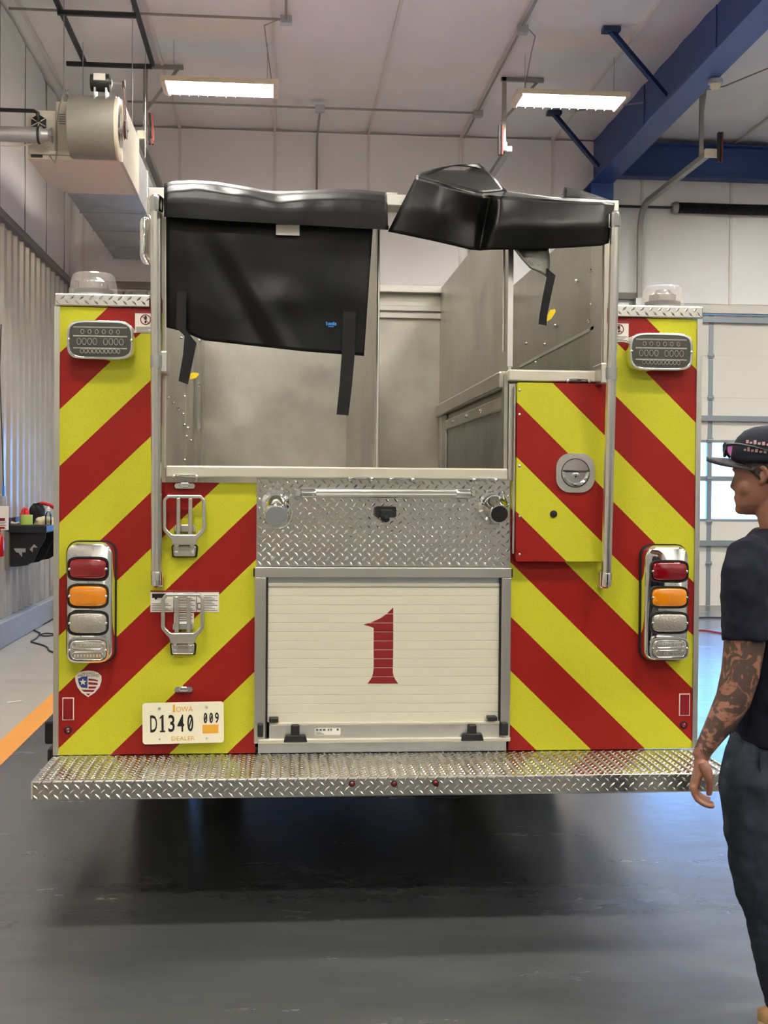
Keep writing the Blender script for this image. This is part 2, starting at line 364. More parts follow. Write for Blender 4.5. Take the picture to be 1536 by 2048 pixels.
# --- doors in the back and front walls
D1, D2, DW, DH = 5.0, -1.45, 3.9, 4.074
def wall_open(name, y0, y1):
    b = MB(); xs = [XL - 0.2, D2, D2 + DW, D1, D1 + DW, XR + 0.2]
    for i in (0, 2, 4): b.box(xs[i], xs[i + 1], y0, y1, 0, ZC + 0.1)
    for i in (1, 3): b.box(xs[i], xs[i + 1], y0, y1, DH, ZC + 0.1)
    return st(b.build(name, M['liner'], smooth=0))
wb = wall_open('wall_back', YB, YB + 0.2)
for (a, c) in ((XL, D2 - 0.12), (D2 + DW + 0.12, D1 - 0.12), (D1 + DW + 0.12, XR)):
    ribs(MB(), 'x', a, c, YB - 0.005, 0.26, 4.27, -1).build('ribbed_liner_sheet', M['liner'], wb, smooth=20)
    MB().box(a, c, YB - 0.07, YB, 0, 0.255).build('curb', M['curb'], wb, smooth=0)
seams = [1.16 + 1.265 * k for k in range(-3, 10)]; seams = [XL] + [s for s in seams if XL + 0.1 < s < XR - 0.1] + [XR]
for i in range(len(seams) - 1):
    blanket(seams[i], seams[i + 1], 4.21, ZC, 'x', YB, -1, i * 3.1).build('insulation_panel', M['insul'], wb, smooth=60)
    MB().box(seams[i] - 0.018, seams[i] + 0.018, YB - 0.03, YB, 4.21, ZC).build('seam_strip', M['seam'], wb, smooth=0)
st(MB().box(XL, D2 - 0.12, YB - 0.1, YB, 4.24, 4.33).build('trim_2', M['girt'], smooth=0))
st(MB().box(D2 + DW + 0.12, D1 - 0.12, YB - 0.1, YB, 4.24, 4.33).build('trim_3', M['girt'], smooth=0))
st(MB().box(D2 - 0.12, D2 + DW + 0.12, YB - 0.06, YB, DH + 0.005, 4.20).box(D2 - 0.12, D2 - 0.005, YB - 0.06, YB, 0, DH).box(D2 + DW + 0.005, D2 + DW + 0.12, YB - 0.06, YB, 0, DH).build('trim_4', M['girt'], smooth=0))
st(MB().box(D1 - 0.12, D1 + DW + 0.12, YB - 0.06, YB, DH + 0.005, 4.20).box(D1 - 0.12, D1 - 0.005, YB - 0.06, YB, 0, DH).box(D1 + DW + 0.005, D1 + DW + 0.12, YB - 0.06, YB, 0, DH).build('trim_5', M['doorskin'], smooth=0))
wf = st(MB().box(XL - 0.2, XR + 0.2, YF - 0.2, YF, 0, ZC + 0.1).build('wall_front', M['insul'], smooth=0))
ribs(MB(), 'x', XL, XR, YF + 0.005, 0.0, 3.2, 1).build('ribbed_liner_sheet', M['linerdark'], wf, smooth=20)  # unseen sheet, toned dark to deepen the reflections in the truck's metal
st(MB().box(XR, XR + 0.2, YF, YB, 0, ZC + 0.1).build('wall_right', M['curb'], smooth=0))
ZS = [0.001, 0.597, 1.184, 1.784, 2.321, 2.913, 3.497, 4.07]
def door(name, x0):
    r = empty(name, (x0 + DW / 2, YB + 0.06, 0)); st(r); t0, t1 = YB + 0.03, YB + 0.085
    for i in range(7):
        a, c = ZS[i], ZS[i + 1]
        if i in (2, 3):
            b = MB().box(x0, x0 + DW, t0, t1, a, a + 0.035).box(x0, x0 + DW, t0, t1, c - 0.035, c)
            for k in range(5):
                xx = x0 + k * DW / 4; b.box(max(x0, xx - 0.035), min(x0 + DW, xx + 0.035), t0, t1, a + 0.035, c - 0.035)
            b.build('glazed_section', M['stile'], r, smooth=0)
            for k in range(4):
                MB().box(x0 + k * DW / 4 + 0.03, x0 + (k + 1) * DW / 4 - 0.03, t0 + 0.022, t0 + 0.028, a + 0.03, c - 0.03).build('pane', M['pane'], r, smooth=0)
        else: MB().box(x0, x0 + DW, t0, t1, a, c).build('section', M['doorskin'], r, smooth=0, bevel=0.004)
    for k in range(5):
        xx = min(max(x0 + k * DW / 4, x0 + 0.035), x0 + DW - 0.035); b = MB()
        for i in range(7):
            b.box(xx - 0.032, xx + 0.032, t0 - 0.006, t0, ZS[i] + 0.012, ZS[i + 1] - 0.012)
            if i: b.box(xx - 0.04, xx + 0.04, t0 - 0.022, t0 - 0.006, ZS[i] - 0.03, ZS[i] + 0.03).cyl((xx - 0.045, t0 - 0.02, ZS[i]), (xx + 0.045, t0 - 0.02, ZS[i]), 0.011, n=8)
        b.build('stile', M['stile'], r, smooth=0)
    for z in (0.89, 2.63, 4.0):
        MB().box(x0, x0 + DW, t0 - 0.055, t0 - 0.045, z - 0.045, z + 0.03).box(x0, x0 + DW, t0 - 0.045, t0 - 0.007, z + 0.02, z + 0.03).build('strut', M['stile'], r, smooth=0)
    return r
d1 = door('door_1', D1); d2 = door('door_2', D2)

# --- ceiling of sagging insulation strips
ce = st(MB().box(XL - 0.2, XR + 0.2, YF - 0.2, YB + 0.2, ZC + 0.12, ZC + 0.25).build('ceiling', M['insul'], smooth=0))
for i in range(len(seams) - 1):
    a, c = seams[i], seams[i + 1]
    def fn(u, v, a=a, c=c, i=i):
        x = a + (c - a) * u; y = YF + (YB - YF) * v
        z = ZC - 0.006 - 0.02 * math.sin(math.pi * u) - 0.02 * abs(math.sin(math.pi * (y - YB) / 0.75)) ** 0.7 + 0.008 * noise.noise((x * 1.3, y * 2.0, 3.0 + i))
        return (x, y, z + 0.05)
    MB().grid(fn, 8, 184).build('insulation_strip', M['insul'], ce, smooth=60)
    if i: MB().box(a - 0.016, a + 0.016, YF, YB, ZC - 0.012, ZC + 0.05).build('seam_strip', M['seam'], ce, smooth=0)

# --- blue steel frame
rf = empty('roof_rafter', (4.27, 9, 5.7), 'big blue steel rafter running overhead to the blue column', 'beam')
b = MB()
for (y0, y1) in ((YF + 0.05, 11.98),):
    zb = lambda y: 5.735 + (12 - y) * 0.02
    for (za, zc, hw) in ((0.0, 0.02, 0.15), (0.0, 0.0, 0.0)):
        pass
    b.add([(4.262, y0, zb(y0)), (4.278, y0, zb(y0)), (4.262, y1, zb(y1)), (4.278, y1, zb(y1)), (4.262, y0, 6.43), (4.278, y0, 6.43), (4.262, y1, 6.43), (4.278, y1, 6.43)],
          [(0, 2, 3, 1), (4, 5, 7, 6), (0, 1, 5, 4), (2, 6, 7, 3), (0, 4, 6, 2), (1, 3, 7, 5)])
b.build('web_plate', M['blue'], rf, smooth=0)
MB().bar((4.27, YF + 0.05, zb(YF) - 0.01), (4.27, 11.98, zb(12) - 0.01), 0.30, 0.02).build('bottom_flange', M['blue'], rf, smooth=0)
for y in (9.6, 7.2, 4.8): MB().box(4.252, 4.262, y - 0.006, y + 0.006, zb(y), 6.41).build('stiffener', M['blue'], rf, smooth=0)
cl = empty('steel_column', (4.27, 11.75, 0), 'blue steel column standing against the back wall', 'column')
MB().box(4.12, 4.42, 11.5, 11.515, 0.0, zb(11.5) - 0.03).box(4.12, 4.42, 11.88, 11.895, 0.0, zb(11.9) - 0.03).build('flange', M['blue'], cl, smooth=0)
MB().box(4.263, 4.277, 11.516, 11.879, 0.0, zb(11.7) - 0.03).build('web_plate', M['blue'], cl, smooth=0)
hb = empty('header_beam', (8, 11.8, 5.9), 'blue horizontal beam along the back wall above the white door', 'beam')
MB().box(4.30, XR, 11.80, 11.82, 5.90, 6.32).build('web_plate', M['blue'], hb, smooth=0)
MB().box(4.44, XR, 11.70, 11.90, 5.878, 5.898).build('bottom_flange', M['blue'], hb, smooth=0)
MB().box(4.44, XR, 11.70, 11.90, 6.322, 6.34).build('top_flange', M['blue'], hb, smooth=0)
for lab, p, q in (('blue diagonal brace from ceiling to rafter above the right light', (1222, 62), (1331, 191)), ('blue diagonal brace under the right light beside the column', (1108, 228), (1196, 333))):
    a = atZ(p[0], p[1], 6.37); c = atX(q[0], q[1], 4.12); br = empty('flange_brace', a, lab, 'brace')
    MB().bar(a, c, 0.05, 0.05).build('angle_bar', M['bluebrace'], br, smooth=0)
    MB().box(a.x - 0.09, a.x + 0.09, a.y - 0.06, a.y + 0.06, 6.355, 6.40).build('end_plate', M['bluebrace'], br, smooth=0)

# --- ceiling lights
def ceiling_light(cx, cy, label):
    r = empty('ceiling_light', (cx, cy, 5.9), label, 'light', 'ceiling lights')
    L, W = 1.22, 0.46; z = 5.90
    MB().box(cx - L / 2, cx + L / 2, cy - W / 2, cy + W / 2, z + 0.022, z + 0.045).box(cx - L / 2, cx + L / 2, cy - W / 2, cy - W / 2 + 0.012, z - 0.012, z + 0.03).box(cx - L / 2, cx + L / 2, cy + W / 2 - 0.012, cy + W / 2, z - 0.012, z + 0.03).build('housing', M['lampwhite'], r, smooth=0)
    for s in (-1, 1): MB().prism([(cx + s * (L / 2 - 0.045), z - 0.036), (cx + s * (L / 2 + 0.012), z - 0.01), (cx + s * (L / 2 + 0.012), z + 0.044), (cx + s * (L / 2 - 0.03), z + 0.044)], cy - W / 2 - 0.004, cy + W / 2 + 0.004).build('end_cap', M['lampwhite'], r, smooth=0)
    MB().box(cx - L / 2 + 0.045, cx + L / 2 - 0.045, cy - W / 2 + 0.016, cy + W / 2 - 0.016, z + 0.004, z + 0.02).build('diffuser', M['diff'], r, smooth=0)
    lv = MB()
    for k in range(12): lv.box(cx - 0.55 + 0.1 * k - 0.0015, cx - 0.55 + 0.1 * k + 0.0015, cy - W / 2 + 0.013, cy + W / 2 - 0.013, z - 0.034, z + 0.002)
    lv.build('light_cutoff_blades', M['lampwhite'], r, smooth=0)  # blades added to cut the lamp light reaching the left wall
    for s in (-1, 1): MB().cyl((cx + s * 0.5, cy, z + 0.045), (cx + s * 0.5, cy, ZC), 0.003, n=6).build('hanging_wire', M['cond'], r)
    return r
FX, FY = (-0.67, 3.15, 6.97, 10.8), (8.72, 4.86, 1.0, -2.6, -6.3)  # last row, behind the camera, is added to brighten the truck's rear
L0 = ceiling_light(FX[0], FY[0], 'bright ceiling light hanging on the left, beside the blower heater')
for j, y in enumerate(FY):
    for i, x in enumerate(FX):
        if i == j == 0: continue
        LR = dup(L0, (x - FX[0], y - FY[0], 0), 'bright ceiling light hanging on the right, in front of the blue rafter' if (i, j) == (1, 0) else 'ceiling light of the inferred and added rows overhead, out of the picture')
        if (i, j) == (1, 0): L1 = LR

# --- conduits and junction boxes
def conduit(label, runs, boxes=(), r=0.014):
    o = empty('conduit', runs[0][0], label, 'conduit')
    for pts in runs: MB().tube(pts, r, 8).build('pipe', M['cond'], o)
    for p in boxes: MB().box(p[0] - 0.06, p[0] + 0.06, p[1] - 0.05, p[1] + 0.05, p[2] - 0.05, p[2] + 0.03).build('junction_box', M['galv'], o, smooth=0, bevel=0.004)
ZK = 6.33
A1 = atZ(572, 42, ZK); A0 = Vector((XL + 0.1, A1.y, ZK)); A2 = Vector((A1.x, YF + 1, ZK))
A0.z = A1.z = A2.z = 6.345
conduit('thin conduit across the ceiling at the top left, with one box', [[A0, A1, A2]], [A1])
B0 = atZ(640, 216, ZK); B1 = atZ(956, 226, ZK); B2 = atZ(1042, 58, ZK)
conduit('branching conduit with boxes crossing the ceiling near the back wall', [[(-1.9, B0.y, ZK), B0, B1], [B0 + Vector((0, 0.02, -0.03)), (B0.x, YB - 0.2, ZK - 0.03), (B0.x, YB - 0.09, ZK - 0.15), (B0.x, YB - 0.09, 4.3)],
        [(B1.x, YB - 0.2, ZK + 0.02), B1 + Vector((0, 0.06, 0.02)), (B1.x, B2.y, ZK + 0.02), (B1.x, YF + 1, ZK + 0.02)]], [B0, B1, Vector((B1.x, B2.y, ZK))])
MB().tube([(B1.x + 0.07, B2.y, ZK), (B1.x + 0.16, B2.y + 0.1, 6.3), (B1.x + 0.16, B2.y + 0.3, 6.2), (2.64, 8.7, 5.98)], 0.006, 6).build('supply_cord', M['cond'], L1)
MB().tube([A1 + Vector((-0.07, 0, 0)), A1 + Vector((-0.22, 0.05, -0.05)), (-0.16, 8.3, 6.15), (-0.12, 8.7, 5.98)], 0.006, 6).build('supply_cord', M['cond'], L0)
conduit('thin sagging wire under the ceiling right of the rafter', [[atZ(1150, 222, 6.3), atZ(1290, 205, 6.2), atZ(1450, 172, 6.15), atZ(1540, 135, 6.2)]], r=0.008)
dt = at(1432, 118, 7.3); sd = empty('smoke_detector', (4.42, dt.y, dt.z), 'small white detector under the blue rafter at the top right', 'detector')
MB().lathe((4.40, 7.6, zb(7.6) - 0.021), (0, 0, -1), [(0, 0.075), (0.04, 0.075), (0.045, 0.06)], 20).build('base', M['galv'], sd)
MB().lathe((4.40, 7.6, zb(7.6) - 0.067), (0, 0, -1), [(0, 0.055), (0.03, 0.05), (0.06, 0.03), (0.062, 0.01)], 20).build('cap', M['lampwhite'], sd)

# --- overhead door tracks, hangers and springs
def track(x, s, lab, hang):
    r = empty('door_track', (x, 11.9, 0), lab, 'door track', 'overhead door tracks')
    pts = [(x, 11.87, 4.25), (x, 11.87, 5.2)] + [(x, 11.87 - 0.32 * (1 - math.cos(t)), 5.2 + 0.30 * math.sin(t)) for t in (0.4, 0.8, 1.2, 1.57)] + [(x, 9.25, 5.50)]
    for k in range(len(pts) - 1):
        pass
    b = MB(); ring = []
    for i, p in enumerate(pts):
        p = Vector(p); d = (Vector(pts[min(i + 1, len(pts) - 1)]) - Vector(pts[max(i - 1, 0)])).normalized(); n = Vector((1, 0, 0)).cross(d)
        ring.append([p + Vector((-0.035, 0, 0)) - n * 0.03, p + Vector((0.035, 0, 0)) - n * 0.03, p + Vector((0.035, 0, 0)) + n * 0.03, p + Vector((-0.035, 0, 0)) + n * 0.03])
    b.loft(ring); b.build('rail', M['cond'], r, smooth=30)
    MB().box(x - 0.06, x + 0.06, 11.83, 11.99, 0.05, 4.25).build('jamb_angle', M['galv'], r, smooth=0)
    MB().box(x - 0.03, x + 0.12 * s + (0.03 if s > 0 else -0.03), 9.20, 9.26, 5.47, 5.56).build('end_bracket', M['lampwhite'], r, smooth=0)
    for k in (0, 1): MB().box(x + s * 0.12 - 0.02 + k * 0.035, x + s * 0.12 + 0.0 + k * 0.035, 9.14, 9.19, 5.40, 5.74).build('bumper', M['bumper'] if k else M['black'], r, smooth=0)
    MB().box(x + s * 0.02 - 0.02, x + s * 0.02 + 0.03, 9.5, 9.53, 5.52, ZC).build('hanger_upright', M['cond'], r, smooth=0)
    MB().box(x - 0.05, x + hang, 9.5, 9.54, ZC - 0.045, ZC).build('ceiling_angle', M['cond'], r, smooth=0)
    MB().bar((x + hang * 0.85, 9.56, ZC - 0.03), (x + s * 0.03, 9.56, ZC - 0.5), 0.03, 0.03).build('diagonal_brace', M['cond'], r, smooth=0)
track(-1.58, 1, 'overhead door track reaching out beside the blower heater', 0.45)
track(2.58, -1, 'overhead door track with upright bumper above the folded cover', 0.45)
track(4.90, 1, 'overhead door track curving out below the blue rafter', 0.1)
sp = empty('torsion_spring', (7, 11.86, 5.52), 'long black torsion spring above the white overhead door', 'door spring')
MB().cyl((4.55, 11.86, 5.50), (8.95, 11.86, 5.50), 0.018, n=10).build('shaft', M['strut'], sp)
b = MB(); pf = [(i * 0.0125, 0.078 if i % 2 else 0.066) for i in range(240)]
b.lathe((5.42, 11.86, 5.50), (1, 0, 0), pf, 14).build('coil', M['black'], sp, smooth=60)
MB().lathe((5.33, 11.86, 5.50), (1, 0, 0), [(0, 0.03), (0.01, 0.07), (0.06, 0.085), (0.085, 0.085)], 16).build('winding_cone', M['cond'], sp)

# ================================================================ the fire truck
T = empty('fire_truck', (0.39, 2.0, 0), 'fire truck seen from behind with yellow and red chevron stripes', 'fire truck')
XA, XB = -0.828, 1.617                 # outer faces of the body
ZT, ZB = 2.256, 0.58                   # top of striped panels, top of tailboard
XW0, XW1 = -0.432, 1.242               # inner faces of the hose bed side walls
XDV = 0.869                            # divider beside the right compartment
ZTOP = 2.69
def X(px, py=980, Y=0): return at(px, py, Y).x
def Z(py, px=768, Y=0): return at(px, py, Y).z
def rect(x0, x1, y0, y1, Y=0):         # pixel box -> (x0, x1, z0, z1) on the plane y = Y
    cx, cy = (x0 + x1) / 2, (y0 + y1) / 2
    return at(x0, cy, Y).x, at(x1, cy, Y).x, at(cx, y1, Y).z, at(cx, y0, Y).z
def pbox(name, m, p, x0, x1, y0, y1, Ya, Yb, **k):
    a, c, d, e = rect(x0, x1, y0, y1, Ya); return MB().box(a, c, Ya, Yb, d, e).build(name, m, p, **k)

# body: striped rear sheets
xs = X(513, 1050); xs2 = X(1021, 1050); zt = Z(937, 420)
MB().prism([(XA, ZB), (xs, ZB), (xs, 1.605), (XW0 - 0.012, 1.605), (XW0 - 0.012, ZT + 0.035), (X(301, 600), ZT + 0.035), (X(301, 600), ZT), (XA, ZT)], 0.0, 0.02).build('striped_rear_panel', M['stripe'], T, smooth=0)
MB().prism([(xs2, ZB), (XB, ZB), (XB, ZT), (X(1232, 640), ZT), (X(1232, 640), ZT + 0.035), (XW1 + 0.012, ZT + 0.035), (XW1 + 0.012, 1.99), (xs2, 1.99)], 0.0, 0.02).build('striped_rear_panel', M['stripe'], T, smooth=0)
# side compartments
for (a, c, s) in ((XA, XW0 - 0.03, -1), (XW1 + 0.03, XB, 1)):
    out = XA if s < 0 else XB
    MB().box(a, c, 0.021, 4.6, 0.60, ZT).build('side_body', M['red'], T, smooth=0)
    MB().box(out - 0.006 if s > 0 else out - 0.014, out + 0.014 if s > 0 else out + 0.006, -0.006, 0.03, ZB, ZT).build('corner_trim', M['alu'], T, smooth=0)
    xi = X(301, 600) if s < 0 else X(1232, 640)
    x0, x1 = (out - 0.012, xi) if s < 0 else (xi, out + 0.014)
    cap = MB().box(x0, x1, -0.012, 4.62, ZT + 0.002, ZT + 0.048).build('top_cap', M['tread'], T, smooth=0, bevel=0.004)
    l = MB(); lugs(l, (x0, -0.0125, ZT + 0.004), (1, 0, 0), (0, 0, 1), (0, -1, 0), x1 - x0, 0.045); lugs(l, (x0, 0, ZT + 0.0485), (1, 0, 0), (0, 1, 0), (0, 0, 1), x1 - x0, 1.5)
    tag(l.build('tread_lugs', M['tread'], cap), kind='stuff')
    for k in range(3):                                   # roll-up side doors of the compartments
        y0 = 0.25 + k * 1.45
        if k == 1: continue
        MB().box(out - 0.006, out + 0.006, y0, y0 + 1.25, 0.72, 2.12).build('side_shutter', M['slat'], T, smooth=0, bevel=0.004)
# hose bed
def wallp(x, d=0.018): return MB().box(min(x, x + d), max(x, x + d), 0.0, 2.06, 1.40, ZTOP)
wL = wallp(XW0, -0.018).build('bed_side_wall', M['bed'], T, smooth=0)
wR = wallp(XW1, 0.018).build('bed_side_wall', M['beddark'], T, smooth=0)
fb = MB().box(XW0, XW1, 2.06, 2.08, 1.40, ZTOP).build('bed_front_wall', M['bed'], T, smooth=0)
MB().box(XW0, XW1, 2.0, 2.06, ZTOP - 0.03, ZTOP + 0.012).build('top_rail', M['alu'], fb, smooth=0, bevel=0.004)
for z in (ZTOP - 0.125, ZTOP - 0.165): MB().box(XW0, XW1, 2.035, 2.06, z, z + 0.03).build('slotted_rail', M['alu'], fb, smooth=0, bevel=0.003)
MB().box(XW0, XDV, 0.03, 2.05, 1.42, 1.45).build('bed_floor', M['bed'], T, smooth=0)
x = X(405, 800, 2.05)
dv = MB().box(X(754, 700) - 0.006, X(754, 700) + 0.006, 0.01, 2.05, 1.46, 2.60).build('bed_divider', M['bed'], T, smooth=0)
MB().tube([(X(757, 480), 0.004, 1.47), (X(757, 480), 0.004, 2.62)], 0.007, 8).build('divider_edge', M['alu_b'], dv)
pd = MB().box(XDV, XDV + 0.012, 0.0, 2.05, 2.02, ZTOP).build('bed_partition', M['bed'], T, smooth=0)
MB().box(XDV - 0.004, XDV + 0.016, -0.006, 0.004, 2.06, ZTOP).build('front_edge', M['alu_b'], pd, smooth=0)
MB().cyl((XDV - 0.016, 0.02, 2.12), (XDV - 0.016, 0.02, 2.6), 0.006, n=8).build('pull_rod', M['alu_b'], pd)
# right-hand compartment between divider and side wall
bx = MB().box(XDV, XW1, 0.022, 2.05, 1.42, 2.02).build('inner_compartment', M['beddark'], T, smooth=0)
MB().box(XDV - 0.03, XDV, 0.03, 1.98, 1.98, 2.045).build('side_rail', M['bed'], bx, smooth=0, bevel=0.006)
MB().box(XDV - 0.012, XDV, 0.03, 1.98, 1.90, 1.95).build('side_rail', M['bed'], bx, smooth=0, bevel=0.004)
MB().box(XDV - 0.014, XDV, 1.70, 1.95, 1.42, 1.98).build('corner_angle', M['bed'], bx, smooth=0, bevel=0.004)
MB().box(XDV - 0.02, XDV, 1.82, 1.84, 1.42, 1.98).build('corner_angle', M['alu'], bx, smooth=0)
MB().box(XDV - 0.014, XDV, 0.0, 0.06, 1.42, 2.03).build('corner_angle', M['beddark'], bx, smooth=0)
b = MB()
for y in (0.55, 0.95, 1.4): b.ball((XDV - 0.014, y, 1.925), 0.01, nu=8, nv=5)
for y in (1.75, 1.90): b.ball((XDV - 0.016, y, 1.68), 0.012, nu=8, nv=5)
b.build('bolts', M['chrome'], bx)
# angles and bolts along the left bed wall
for (y0, y1, d) in ((0.95, 1.45, 0.004), (1.5, 1.98, 0.004)):
    MB().box(XW0, XW0 + d, y0, y1, 1.42, 2.5).build('corner_angle', M['bed'], wL, smooth=0)
MB().box(XW0, XW0 + 0.02, 1.47, 1.48, 1.42, 2.5).build('corner_angle', M['alu'], wL, smooth=0)
MB().box(XW0, XW0 + 0.014, 1.99, 2.05, 1.42, 2.6).build('corner_angle', M['alu'], wL, smooth=0)
b = MB()
for (px, py) in ((336, 795), (347, 806), (357, 817), (366, 828), (369, 793), (369, 850), (373, 873), (382, 881), (362, 676), (369, 920)): b.ball(atX(px, py, XW0 + 0.006), 0.007, nu=8, nv=5)
for (px, py) in ((375, 857), (397, 769), (397, 858), (398, 681)): b.ball(atX(px, py, XW0 + 0.006), 0.012, nu=8, nv=5)
b.build('rivets', M['chrome'], wL)
b = MB()
for (px, py) in ((1182, 541), (1153, 562), (1184, 609), (1178, 642), (1111, 651), (1053, 687), (1090, 689), (1072, 725), (1024, 726)): b.ball(atX(px, py, XW1 - 0.003), 0.009, nu=8, nv=5)
b.build('rivets', M['chrome'], wR)
a, c = atX(1040, 733, XW1 - 0.002), atX(1188, 655, XW1 - 0.002)
MB().bar(a, c, 0.004, 0.014).build('weld_seam', M['alu_b'], wR, smooth=0)
MB().box(XW1 - 0.004, XW1, 0.02, 0.19, 2.03, ZTOP).build('edge_strip', M['bed'], wR, smooth=0)
MB().box(XW0 - 0.02, XW1 + 0.02, 2.085, 4.62, 0.80, 2.55).build('light_leak_block', M['alu'], T, smooth=0, bevel=0.02)  # unseen block added to stop ceiling light leaking down through the body
MB().box(XA + 0.03, XB - 0.03, 0.025, 4.6, 0.583, 0.598).build('light_leak_plate', M['black'], T, smooth=0)  # unseen plate added to keep leaked light off the ground underneath
# stanchions, crossbar
for (x0, x1) in ((XW0 - 0.05, XW0 - 0.004), (XW1 + 0.004, XW1 + 0.05)):
    MB().box(x0, x1, 0.022, 0.075, 1.66 if x0 < 0 else 2.03, 2.70).build('stanchion', M['alu'], T, smooth=0, bevel=0.003)
MB().box(XW0 - 0.004, XW0 + 0.002, -0.004, 0.02, 1.66, 2.66).build('edge_trim', M['alu_b'], T, smooth=0)
zc0, zc1 = at(310, 396, -0.1).z, at(310, 379, -0.1).z
cbx0, cbx1 = at(298, 383, -0.1).x, at(1234, 403, -0.1).x
MB().prism([(cbx0, zc0 - 0.012), (cbx1, zc0 - 0.012), (cbx1, zc1), (cbx0, zc1)], -0.13, -0.02).build('crossbar', M['alu'], T, smooth=0, bevel=0.004)
for x in (XW0 - 0.026, XW1 + 0.024): MB().box(x - 0.02, x + 0.02, -0.03, 0.075, 2.66, 2.70).build('crossbar_bracket', M['alu'], T, smooth=0)
b = MB(); a = at(772, 384, -0.13); b.box(a.x, a.x + 0.045, -0.12, -0.05, zc1, zc1 + 0.012).build('bar_clip', M['chrome'], T, smooth=0, bevel=0.003)
# tailgate trims over bed opening
a, c, d, e = rect(332, 1016, 934, 957, -0.04)
tr = MB().prism([(a, d), (c, d), (c, e), (a, e)], -0.04, 0.03).build('bed_sill', M['trimw'], T, smooth=0, bevel=0.006, segs=3)
a2, c2, d2, e2 = rect(1018, 1196, 740, 763, -0.04)
tr2 = MB().prism([(a2, d2), (c2, d2), (c2, e2), (a2, e2)], -0.04, 0.03).build('compartment_sill', M['trimw'], T, smooth=0, bevel=0.006, segs=3)
def cleat(px, py, par):
    p = at(px, py, -0.052); w_ = 0.042
    MB().tube([p + Vector((-w_, 0.012, -0.002)), p + Vector((-w_ * 0.7, 0, 0.002)), p + Vector((w_ * 0.7, 0, 0.002)), p + Vector((w_, 0.012, -0.002))], 0.005, 8).ball(p + Vector((-w_, 0.008, -0.002)), 0.0085, nu=8, nv=6).ball(p + Vector((w_, 0.008, -0.002)), 0.0085, nu=8, nv=6).build('tie_cleat', M['chrome'], par)
for px, py in ((370, 952), (722, 957), (804, 958), (971, 959)): cleat(px, py, tr)
cleat(1158, 760, tr2)
MB().box(XDV + 0.002, X(1029, 850), -0.012, 0.02, 1.625, e2 - 0.052).build('compartment_edge', M['alu'], T, smooth=0)

# --- protruding hinged door of the right compartment
YD = -0.045
a, c, d, e = rect(1033, 1212, 766, 1123, YD)
hd = MB().prism(rrect((a + c) / 2, (d + e) / 2, c - a, e - d, 0.008, 3), YD, -0.004).build('hinged_door', M['stripe'], T, smooth=0)
MB().cyl((a - 0.006, YD + 0.012, d + 0.03), (a - 0.006, YD + 0.012, e - 0.015), 0.006, n=8).build('hinge', M['alu'], hd)
b = MB()
for py in (780, 829, 932, 1033, 1109): b.ball(at(1039, py, YD), 0.006, 0.004, 0.006, 8, 5)
b.build('screws', M['alu'], hd)
p = at(1107, 1028, YD); MB().lathe((p.x, YD, p.z), (0, -1, 0), [(0, 0.014), (0.004, 0.014), (0.006, 0.01)], 14).build('rubber_plug', M['rubber'], hd)
p = at(1150, 946, YD); cx, cz = p.x, p.z
MB().ringprism(rrect(cx, cz, 0.150, 0.150, 0.055, 6), rrect(cx, cz, 0.106, 0.106, 0.052, 6), YD - 0.008, YD).build('latch_plate', M['alu'], hd, smooth=30)
MB().lathe((cx, YD - 0.0005, cz), (0, -1, 0), [(0, 0.002), (0.0006, 0.03), (0.003, 0.045), (0.007, 0.053)], 28).build('latch_bowl', M['chrome_soft'], hd)
b = MB().box(cx - 0.05, cx + 0.05, YD - 0.014, YD - 0.004, cz + 0.002, cz + 0.010)
b.tube([(cx + 0.048 * math.cos(t), YD - 0.013, cz + 0.004 + 0.05 * math.sin(t)) for t in [math.pi + math.pi * i / 14 for i in range(15)]], 0.006, 8)
b.build('d_ring', M['chrome'], hd)
MB().tube([(cx + 0.0545 * math.cos(t), YD - 0.0085, cz + 0.0545 * math.sin(t)) for t in [k * math.pi / 18 for k in range(36)]], 0.0016, 6, closed=True).build('latch_gap', M['rubber'], hd)
MB().lathe((cx, YD - 0.002, cz - 0.006), (0, -1, 0), [(0, 0.016), (0.008, 0.014), (0.010, 0.010)], 16).build('lock_cylinder', M['chrome'], hd)

# --- treadplate panel in the middle
zp0, zp1 = Z(1133), Z(959)
tp = MB().box(xs, xs2, -0.004, 0.02, zp0, zp1 + 0.01).build('treadplate_panel', M['tread'], T, smooth=0)
tag(lugs(MB(), (xs, -0.004, zp0), (1, 0, 0), (0, 0, 1), (0, -1, 0), xs2 - xs, zp1 - zp0 - 0.004, p=0.0345).build('tread_lugs', M['tread'], tp), kind='stuff')
def railtube(name, a, b, r, endl=0.055, par=None, ang=0.0):
    a, b = Vector(a), Vector(b); d = (b - a).normalized(); n = 20; u, v = frame_of(d); R = []
    for p in (a + d * endl, b - d * endl):
        R.append([p + (u * math.cos(k * 2 * math.pi / n) + v * math.sin(k * 2 * math.pi / n)) * (r if k % 2 else r * 0.9) for k in range(n)])
    o = MB().loft(R).build(name, M['alu_b'], par or T, smooth=20)
    for p, q in ((a, 1), (b, -1)):
        MB().lathe(p - d * q * 0.004, d * q, [(0, r * 0.6), (0.008, r * 1.12), (endl, r * 1.16), (endl + 0.006, r * 1.05)], 16).build('rail_end', M['chrome'], o)
    return o
yr = -0.06
a = at(602, 986, yr); c = at(942, 987, yr); hr = railtube('handrail', a, c, 0.0165)
for p in (a, c): MB().box(p.x - 0.02, p.x + 0.02, yr + 0.01, -0.004, p.z - 0.015, p.z + 0.015).build('rail_foot', M['chrome'], hr, smooth=0, bevel=0.005)
